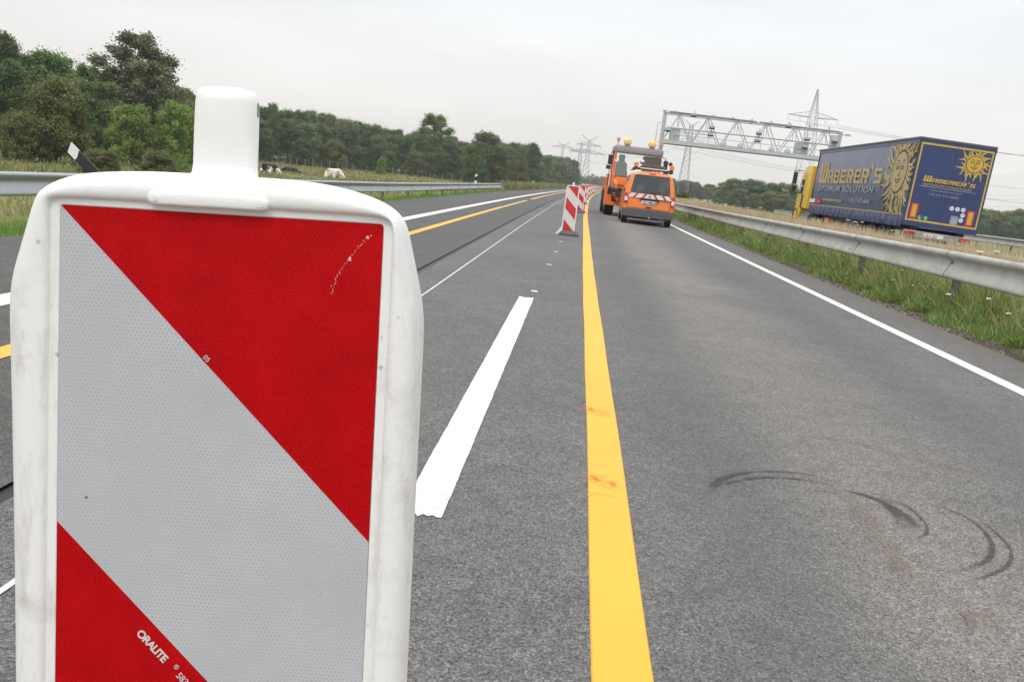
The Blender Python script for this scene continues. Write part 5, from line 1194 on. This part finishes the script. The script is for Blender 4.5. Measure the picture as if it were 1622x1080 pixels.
text_mesh('OPTIMUM SOLUTION', .40, MT['grey_print'], 'side_lettering', lor, side_face(12.1, .97) @ stretch(1.95, .90), .003, offset=.006, spacing=1.15)
text_mesh('www.waberers.com', .22, MT['gold_faded'], 'side_lettering', lor, side_face(10.8, .53) @ stretch(1.8, .95), .003, offset=.003)
text_mesh('+36 (1) 421-6666', .22, MT['grey_print'], 'side_lettering', lor, side_face(6.6, .58) @ stretch(1.75, .95), .003, offset=.003)
def rear_face(x, z): return Matrix.Translation((x, -.036, z)) @ Matrix.Rotation(R(90), 4, 'X')
text_mesh('OPTIMUM SOLUTION', .10, MT['gold'], 'rear_lettering', lor, rear_face(.36, 1.375) @ stretch(1.62, .9), .001, spacing=1.05)
text_mesh('www.waberers.com', .115, MT['grey_print'], 'rear_lettering', lor, rear_face(.64, 1.215) @ stretch(1.15, .9), .001)
text_mesh('+36 (1) 421-6666', .12, MT['grey_print'], 'rear_lettering', lor, rear_face(.62, 1.07) @ stretch(1.2, .9), .001)
mb = MB(); mb.box(.28, 2.16, -.035, -.030, 1.325, 1.345); mb.build('rule_line', MT['grey_print'], lor)
# sun emblem: round face with closed smile, wavy rays
def sun(mbg, cx_, cz, r, rr, put, clip, seed, nray=26, lo=.7):
    rd = random.Random(seed)
    for k in range(nray):
        a = 2 * PI * k / nray + rd.uniform(-.04, .04); ln = rr * (1.0 if k % 2 == 0 else lo + .08) * rd.uniform(.9, 1.05); sw = rd.choice((-1, 1)) * .20; wd = 2 * PI / nray * .50
        P = []; Q = []
        for t in (0, .3, .55, .8, 1):
            q = r * 1.10 + (ln - r * 1.10) * t; aa = a + sw * math.sin(t * 5.2) * .5 + sw * .4 * t; w_ = wd * (1 - t) ** .8 * r * 1.1 / q * (1 + .5 * t)
            P.append((aa - w_, q)); Q.append((aa + w_, q))
        for i in range(4):
            quad = [P[i], Q[i], Q[i + 1], P[i + 1]]
            pts = [(min(max(cx_ + q * math.cos(a_), clip[0]), clip[1]), min(max(cz + q * math.sin(a_), clip[2]), clip[3])) for a_, q in quad]
            if abs(sum(pts[j][0] * pts[(j + 1) % 4][1] - pts[(j + 1) % 4][0] * pts[j][1] for j in range(4))) > 1e-5: put(mbg, pts, 0, 0)
    n_ = 28
    def disc(rad, mi, lev):
        for i in range(n_ // 2):
            a0 = -PI / 2 + PI * i / (n_ // 2); a1 = -PI / 2 + PI * (i + 1) / (n_ // 2)
            put(mbg, [(cx_ - rad * math.cos(a0), cz + rad * math.sin(a0)), (cx_ + rad * math.cos(a0), cz + rad * math.sin(a0)), (cx_ + rad * math.cos(a1), cz + rad * math.sin(a1)), (cx_ - rad * math.cos(a1), cz + rad * math.sin(a1))], mi, lev)
    disc(r * 1.06, 1, 2); disc(r, 0, 4)
    def line(pts, w_):
        for (x0, z0), (x1, z1) in zip(pts[:-1], pts[1:]):
            d_ = Vector((x1 - x0, z1 - z0)).normalized() * w_ * r; nx, nz = -d_.y, d_.x
            X0, Z0, X1, Z1 = cx_ + x0 * r, cz + z0 * r, cx_ + x1 * r, cz + z1 * r
            put(mbg, [(X0 + nx - d_.x * .3, Z0 + nz - d_.y * .3), (X0 - nx - d_.x * .3, Z0 - nz - d_.y * .3), (X1 - nx + d_.x * .3, Z1 - nz + d_.y * .3), (X1 + nx + d_.x * .3, Z1 + nz + d_.y * .3)], 1, 6)
    for sg in (-1, 1):
        line([(sg * .62, .38), (sg * .5, .56), (sg * .32, .58), (sg * .16, .42), (sg * .10, .15)], .028)
        line([(sg * .56, .20), (sg * .42, .30), (sg * .28, .26), (sg * .20, .18)], .03); line([(sg * .54, .18), (sg * .40, .14), (sg * .24, .16)], .03)
    line([(.10, .15), (.14, -.08), (.06, -.18), (-.06, -.18), (-.14, -.08)], .028)
    line([(-.42, -.30), (-.25, -.46), (0, -.54), (.25, -.46), (.42, -.30)], .034); line([(-.25, -.38), (-.08, -.36), (0, -.40), (.08, -.36), (.25, -.38)], .024); line([(-.12, -.68), (0, -.72), (.12, -.68)], .022)
mb = MB(); sun(mb, 1.90, 2.26, .265, .62, put_rear, (1.25, 2.40, 1.55, 2.70), 3); mb.build('sun_emblem', [MT['gold'], MT['navy']], lor, fix=False)
L_0 = 13.3
mb = MB(); sun(mb, 13.3 - 1.23, 1.75, .70, 1.85, put_side, (10.2, 13.27, .34, 2.71), 5, 40, .84); mb.build('sun_emblem', [MT['gold_faded'], MT['navy']], lor, fix=False)
# tail markings
for a, b in ((.17, .42), (2.03, 2.28)):
    mb = MB(); mb.box(a, b, -.036, -.029, .24, .74); q = mb.build('marker_board', MT['redst'], lor); mb = MB(); mb.box(a + .05, b - .05, -.040, -.035, .28, .70); mb.build('marker_centre', MT['gold'], q)
for x, ch_ in ((.53, 'L'), (.73, 'S')):
    mb = MB(); mb.tube((x, -.036, .29), (x, -.029, .29), .085, .085, 18); q = mb.build('round_sticker', MT['green'], lor); text_mesh(ch_, .14, MT['plate'], 'sticker_letter', q, rear_face(x - .04, .245), .001, offset=.003)
for x, z, t_ in ((1.50, .74, '80'), (1.69, .74, '90'), (1.88, .74, '100'), (1.90, .56, 'TIR'), (1.88, .39, '60')):
    mb = MB(); mb.tube((x, -.036, z), (x, -.029, z), .072, .072, 18); q = mb.build('round_sticker', MT['plate'], lor); text_mesh(t_, .065, MT['blue_ink'], 'sticker_letter', q, rear_face(x, z - .02), .001, align='CENTER')
mb = MB(); mb.box(1.53, 1.78, -.038, -.029, .22, .50); mb.build('grey_sticker', MT['grey_print'], lor)
mb = MB(); mb.box(-.054, -.012, 11.1, 12.2, .40, .56); mb.build('red_sticker', MT['redst'], lor); mb = MB(); mb.box(-.054, -.012, 12.25, 13.15, .40, .58); mb.build('white_sticker', MT['plate'], lor)
# underrun bumper with plate and lights
mb = MB(); mb.box(.12, 2.38, -.02, .12, -.38, -.16); mb.build('bumper', MT['bumper'], lor, bevel=.02)
mb = MB(); mb.box(.80, 1.45, -.035, -.021, -.33, -.21); q = mb.build('number_plate', MT['plate'], lor); text_mesh('FLY 253', .11, MT['ink'], 'plate_text', q, rear_face(.87, -.315), .001, offset=.002)
for x in (.14, 1.97): mb = MB(); mb.box(x, x + .36, -.045, -.022, -.32, -.20); mb.build('tail_light', MT['lens_red'], lor)
mb = MB(); mb.box(.35, .6, 0.1, 13.0, -.22, -.03); mb.box(1.9, 2.15, 0.1, 13.0, -.22, -.03); mb.box(.3, .36, 9.5, 10.2, -.75, -.22); mb.build('chassis', MT['black'], lor)
mb = MB(); mb.box(.1, .55, 4.6, 7.0, -.66, -.15); mb.build('pallet_box', MT['dark'], lor); mb = MB(); mb.tube((-.02, 10.2, -.30), (-.05, 10.2, -.30), .05, .05); mb.box(-.02, .2, 9.3, 9.9, -.42, -.22); mb.build('side_marker', MT['lens_orange'], lor)
for l in (2.2, 3.5, 4.8 - .0):
    for x in (.28, 2.22): wheel(lor, (x, l if l < 4.7 else 4.81, -.58), .50, .36, .55)
# tractor unit
for l, r_ in ((12.3, .5), (16.0, .5)):
    for x in (.30, 2.20): wheel(lor, (x, l, -.58), r_, .34, .55, MT['yellow'])
mb = MB(); side = [(13.75, -.42), (14.1, -.42), (14.1, -.1), (15.3, .05), (15.4, -.2), (15.55, -.5), (15.55, -.72), (16.55, -.72), (16.6, -.1), (16.45, .9), (16.15, 2.0), (15.6, 2.72), (14.3, 2.72), (13.75, 2.6)]
side = [(14.15, .05), (15.1, .10), (15.13, -.10), (15.25, -.35), (15.35, -.72), (16.32, -.72), (16.38, -.1), (16.32, .75), (16.16, 1.5), (15.75, 2.08), (15.1, 2.24), (14.15, 2.2)]
mb.prism(side, 'x', .02, 2.48); mb.build('cab', MT['yellow'], lor, bevel=.05, seg=3)
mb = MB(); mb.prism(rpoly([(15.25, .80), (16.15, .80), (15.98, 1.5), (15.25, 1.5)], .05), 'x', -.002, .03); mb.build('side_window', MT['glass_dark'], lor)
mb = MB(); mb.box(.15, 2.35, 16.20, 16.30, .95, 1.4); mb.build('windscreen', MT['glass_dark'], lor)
mb = MB(); mb.box(.2, 2.3, 13.6, 16.4, -.35, .0); mb.box(.05, .5, 13.5, 14.9, -.75, -.2); mb.build('tractor_chassis', MT['grey'], lor)
mb = MB(); mb.loft([[(.0, 16.0 + .62 * math.cos(t), -.56 + .62 * math.sin(t)), (.45, 16.0 + .62 * math.cos(t), -.56 + .62 * math.sin(t)), (.45, 16.0 + .56 * math.cos(t), -.56 + .56 * math.sin(t)), (.0, 16.0 + .56 * math.cos(t), -.56 + .56 * math.sin(t))] for t in [R(a) for a in range(0, 181, 20)]]); mb.build('mudguard', MT['black'], lor)
mb = MB(); mb.box(.0, .12, 14.2, 15.2, .3, .9); mb = MB(); mb.box(-.004, .02, 15.0, 15.25, .1, .75); mb.build('grab_step', MT['black'], lor)
mb = MB(); mb.loft([[(-.26 + a, 16.35 + b, z) for a, b in rrect(-.10, .10, -.09, .09, .04)] for z in (1.25, 1.85)]); mb.loft([[(-.25 + a, 16.3 + b, z) for a, b in rrect(-.10, .10, -.09, .09, .04)] for z in (.88, 1.15)]); q = mb.build('wing_mirror', MT['black'], lor, auto=40)
mb = MB(); mb.path([(.05, 16.3, 1.95), (-.3, 16.5, 1.93), (-.3, 16.5, .85), (.05, 16.4, .8)], .02); mb.build('mirror_arm', MT['black'], q)

# ------------------------------------------------------------------ toll gantry
gr = empty('toll_gantry', (6.72, 84, 0), (0, 0, R(-1.2)), 'grey steel lattice gantry with cameras spanning the opposite carriageway', 'gantry')
GW = 15.7
mb = MB(); mb.tube((0, 0, -.1), (0, 0, 8.45), .20, .18, 12); mb.tube((0, 0, 8.45), (0, 0, 8.55), .24, .24, 12); mb.build('column', MT['gantry'], gr, auto=50)
mb = MB(); mb.tube((GW, 0, -.1), (GW, 0, 8.35), .22, .20, 12); mb.build('column', MT['gantry'], gr, auto=50)
for yb in (-.75, .75):
    mb = MB(); zt, zb = 8.32, 5.95
    mb.tube((0, yb, zt), (GW, yb, zt - .1), .075, .075, 8); mb.tube((0, yb, 7.0), (GW, yb, 7.0), .045, .045, 8) if yb < 0 else None; mb.tube((0, yb, zb - .1), (GW, yb, zb - .1), .08, .08, 8)
    nb = 6; dx_ = GW / nb
    for k in range(nb):
        x0 = k * dx_; mb.tube((x0 + .1, yb, zb), (x0 + dx_ / 2, yb, zt), .045, .045, 6); mb.tube((x0 + dx_ - .1, yb, zb), (x0 + dx_ / 2, yb, zt), .045, .045, 6)
        mb.tube((x0 + dx_ / 2 - .02, yb, zt), (x0 + dx_ / 2 - .02, yb, 7.0), .03, .03, 6)
    mb.build('truss_panel', MT['gantry'], gr, auto=50)
mb = MB()
for k in range(13): mb.tube((k * GW / 12, -.75, 8.3), (k * GW / 12, .75, 8.3), .04, .04, 6); 
mb.build('cross_brace', MT['gantry'], gr)
mb = MB(); mb.box(0, GW, -.95, .95, 5.62, 5.74); mb.box(0, GW, -1.02, -.96, 5.60, 5.95); mb.box(0, GW, .96, 1.02, 5.60, 5.95); mb.build('walkway', MT['gantry'], gr)
mb = MB(); mb.tube((.9, -1.0, 6.45), (GW - 1, -1.0, 6.45), .03, .03, 6); mb.tube((.5, -1.0, 7.02), (GW - .5, -1.0, 7.02), .04, .04, 6)
for k in range(10): x = 1.0 + k * 1.55; mb.tube((x, -1.0, 5.9), (x, -1.0, 7.02), .025, .025, 6)
mb.build('handrail', MT['gantry'], gr)
mb = MB(); mb.tube((.3, -.85, 8.45), (8.1, -.85, 8.36), .09, .09, 8); mb.tube((8.4, -.85, 8.36), (GW - .3, -.85, 8.28), .09, .09, 8)
for k in range(9): mb.box(.8 + k * 1.7, .95 + k * 1.7, -.95, -.75, 8.4, 8.52)
mb.build('cable_duct', MT['gantry'], gr)
for x0, x1, z0, z1 in ((.60, 1.52, 5.98, 6.98), (11.8, 12.95, 5.98, 6.92)):
    mb = MB(); mb.box(x0, x1, -.9, -.3, z0, z1); mb.build('equipment_cabinet', MT['boxgrey'], gr, bevel=.02)
def gcam(x, z, w_=.5):
    mb = MB(); mb.box(x - w_ / 2, x + w_ / 2, -1.2, -.7, z, z + .2); q = mb.build('camera_housing', MT['boxgrey'], gr, bevel=.02)
    mb = MB(); mb.box(x - w_ / 2 + .03, x + w_ / 2 - .03, -1.25, -.75, z - .1, z - .005); mb.build('lens_hood', MT['black'], q)
    mb = MB(); mb.tube((x + .02, -.85, z + .2), (x + .02, -.85, z + .45), .05, .05, 6); mb.build('bracket', MT['gantry'], q)
for x, z in ((.35, 6.72), (4.25, 7.35), (4.2, 6.70), (8.45, 7.3), (8.42, 6.65), (12.7, 7.25), (12.6, 6.55), (2.5, 8.25), (10.9, 8.2), (15.1, 7.35)): gcam(x, z)
for x in (5.5, 7.0, 9.8, 11.2):
    mb = MB(); mb.loft([[(x + r_ * math.cos(2 * PI * i / 10), -.8 + r_ * math.sin(2 * PI * i / 10), z) for i in range(10)] for r_, z in ((.27, 5.95), (.27, 6.12), (.16, 6.26), (.05, 6.36))]); mb.build('antenna', MT['boxgrey'], gr, auto=50)
mb = MB(); mb.box(14.8, 15.35, -.9, -.4, 6.2, 7.9); mb.build('equipment_cabinet', MT['boxgrey'], gr, bevel=.02)
mb = MB(); mb.tube((GW, 0, 8.1), (GW + 1.0, 0, 8.05), .05, .05); mb.box(GW + .5, GW + .9, -.1, .1, 8.0, 8.18); mb.build('side_arm', MT['gantry'], gr)
mb = MB()
for z in np.arange(2.2, 7.4, .35): mb.tube((-.55, 0, z), (-.2, 0, z), .02, .02, 4)
mb.tube((-.55, 0, 2.2), (-.55, 0, 7.4), .03, .03, 6); mb.tube((-.55, 0, 7.4), (-.1, 0, 7.4), .03, .03, 6); mb.build('ladder', MT['gantry'], gr)

# ------------------------------------------------------------------ pylons and lines
def pylon(loc, rz, H, wb, wt, zc, arms, horns, th, label, spread=None):
    """arms: (z, half length, drop of the tip), lattice mast from width wb at the foot to wt at zc, then to the top"""
    root = empty('electricity_pylon', loc, (0, 0, rz), label, 'pylon', 'electricity pylons')
    def wz(z): return wb + (wt - wb) * min(z / zc, 1) if z < zc else wt * (1 - (z - zc) / (H - zc) * (.94 if not horns else .3))
    mb = MB(); zs = [0]
    while zs[-1] < H - .5: zs.append(min(H, zs[-1] + max(1.4, wz(zs[-1]) * .95)))
    for z0, z1 in zip(zs[:-1], zs[1:]):
        a, b = wz(z0) / 2, wz(z1) / 2; c0 = [(-a, -a), (a, -a), (a, a), (-a, a)]; c1 = [(-b, -b), (b, -b), (b, b), (-b, b)]
        for i in range(4):
            j = (i + 1) % 4
            mb.bar((*c0[i], z0), (*c1[i], z1), th); mb.bar((*c0[i], z0), (*c1[j], z1), th * .55); mb.bar((*c0[j], z0), (*c1[i], z1), th * .55); mb.bar((*c1[i], z1), (*c1[j], z1), th * .5)
    mb.build('mast', MT['pyl'], root)
    tips = []
    for z, L, ins in arms:
        hw = wz(z) / 2; mb = MB()
        for sg in (-1, 1):
            tip = Vector((sg * L, 0, z + .25))
            for y in (-hw, hw): mb.bar((sg * hw, y, z), tip, th * 1.5)
            top = Vector((sg * hw * .8, 0, z + L * .22)); mb.bar(top, tip, th * 1.3)
            nseg = 5
            for k in range(1, nseg):
                t = k / nseg; p_ = Vector((sg * hw, 0, z)).lerp(tip, t); q_ = top.lerp(tip, t); q2 = top.lerp(tip, (k - 1) / nseg); mb.bar(p_, q_, th * .5); mb.bar(p_, q2, th * .5)
        mb.build('crossarm', MT['pyl'], root)
        spots = [L * .98, L * .5] if ins > 1 else [L * .98]
        for sg in (-1, 1):
            for q in spots:
                dp = L * .17; w_ = L * .07; mb = MB()
                a = Vector((sg * (q - w_), 0, z + .1)); b = Vector((sg * (q + w_), 0, z + .1)); c = Vector((sg * q, 0, z - dp)); mb.bar(a, c, th * .55); mb.bar(b, c, th * .55); tips.append(c); mb.build('insulator', MT['ceramic'], root)
    if horns:
        mb = MB()
        for sg in (-1, 1): mb.bar((sg * wt * .2, 0, H - .5), (sg * horns, 0, H + horns * .45), th); mb.bar((sg * wt * .2, 0, H - 2), (sg * horns, 0, H + horns * .45), th * .7)
        mb.build('earth_wire_horn', MT['pyl'], root)
    root['tips'] = [tuple(t) for t in tips]
    return root, tips
def px_at(x, y, Y): p_ = at(x, y, Y); return p_
def gnd_px(x, y, Y): p_ = at(x, y, Y); return (p_.x, Y, gzx(p_.x, Y))
A = at(1296, 140, 370); zA = -1.6; HA = A.z - zA
pa, ta = pylon((A.x, 370, zA), R(6), HA, 7.4, 2.9, HA * .78, [(at(1290, 187, 370).z - zA, 10.2, 2)], 0, .125, 'nearest tall pylon with a single crossarm, above the lorry cab')
B = at(1096, 196, 400); HB = B.z + 1.6
pb, tb_ = pylon((B.x, 400, -1.6), R(4), HB, 5.0, 1.9, HB * .72, [(at(1092, 229, 400).z + 1.6, 11.2, 2), (at(1094, 212, 400).z + 1.6, 7.5, 2)], 3.0, .14, 'wide pylon seen through and below the gantry')
C = at(934, 221, 600); HC = C.z + 1.8
pc, tc_ = pylon((C.x, 600, -1.8), R(-2), HC, 6.2, 2.0, HC * .72, [(at(930, 243, 600).z + 1.8, 11.5, 2), (at(934, 231, 600).z + 1.8, 8.0, 2)], 5.2, .24, 'horned pylon with two crossarms left of the works truck')
D = at(922, 223, 720); pd, td_ = pylon((D.x, 720, -2), R(3), D.z + 2, 5.5, 1.8, (D.z + 2) * .8, [(at(920, 240, 720).z + 2, 9, 2)], 0, .26, 'slim pylon close on the left of the horned pylon')
E_ = at(892.5, 229, 800); pe, te_ = pylon((E_.x, 800, -2), 0, E_.z + 2, 5.5, 2.0, (E_.z + 2) * .75, [(at(892, 234, 800).z + 2, 9.5, 2)], 5.0, .24, 'farthest horned pylon standing behind the end of the wood')
def wires(name, ends, sag, r_, label):
    root = empty(name, ends[0][0], label=label, cat='power line'); o_ = Vector(ends[0][0])
    for a, b in ends:
        mb = MB(); a = Vector(a) - o_; b = Vector(b) - o_; n_ = 14; pts = [a.lerp(b, k / n_) - Vector((0, 0, sag * 4 * (k / n_) * (1 - k / n_))) for k in range(n_ + 1)]
        mb.path(pts, r_, 3); mb.build('wire', MT['wire'], root, fix=False)
    return root
def tips(root, T): 
    mw = Matrix.Translation(root.location) @ root.rotation_euler.to_matrix().to_4x4(); return [mw @ t for t in T]
TA, TB, TC = tips(pa, ta), tips(pb, tb_), tips(pc, tc_)
off = Vector((250, -120, 2))
wires('power_line', [(t, t + off) for t in TA], 9, .045, 'overhead wires running from the nearest pylon to the right')
wires('power_line', [(t, Vector((t.x + 260, 300, t.z - 1))) for t in TB[:6]], 8, .04, 'overhead wires running from the wide pylon to the right behind the lorry')
wires('power_line', [(a, b) for a, b in zip(TC[:8], TB[:8])], 7, .045, 'overhead wires between the horned pylon and the wide pylon')
TE = tips(pe, te_); wires('power_line', [(a, b) for a, b in zip(TE[:4], TC[:4])], 7, .05, 'far overhead wires left of the horned pylon')
wires('power_line', [(at(x0, y0, 190), at(x1, y1, 150)) for x0, y0, x1, y1 in ((1400, 225, 1760, 238), (1400, 262, 1760, 270), (1400, 292, 1760, 301), (1400, 297, 1760, 309), (1400, 310, 1760, 319)   )], 1.5, .016, 'near overhead wires crossing the sky right of the lorry')
for p_ in (pa, pb, pc, pd, pe):
    if 'tips' in p_: del p_['tips']
# unused prototypes would stand at the origin
for k, o in LIB.items():
    if k not in USED:
        for ch in list(o.children): bpy.data.objects.remove(ch)
        bpy.data.objects.remove(o)
print('trees', NT[0])

# ------------------------------------------------------------------ air
mb = MB(); mb.box(-1150, 1500, -200, 1750, -6, 62)
hm = bpy.data.materials.new('haze'); hm.use_nodes = True; hn = hm.node_tree; hn.nodes.clear()
pv = N(hn, 'ShaderNodeVolumePrincipled'); pv.inputs['Color'].default_value = (0.96, 0.97, 0.985, 1); pv.inputs['Density'].default_value = 0.0004; pv.inputs['Anisotropy'].default_value = 0.2
ho = N(hn, 'ShaderNodeOutputMaterial'); hn.links.new(pv.outputs[0], ho.inputs['Volume'])
tag(mb.build('haze', hm), 'thin summer haze over the fields', kind='stuff')
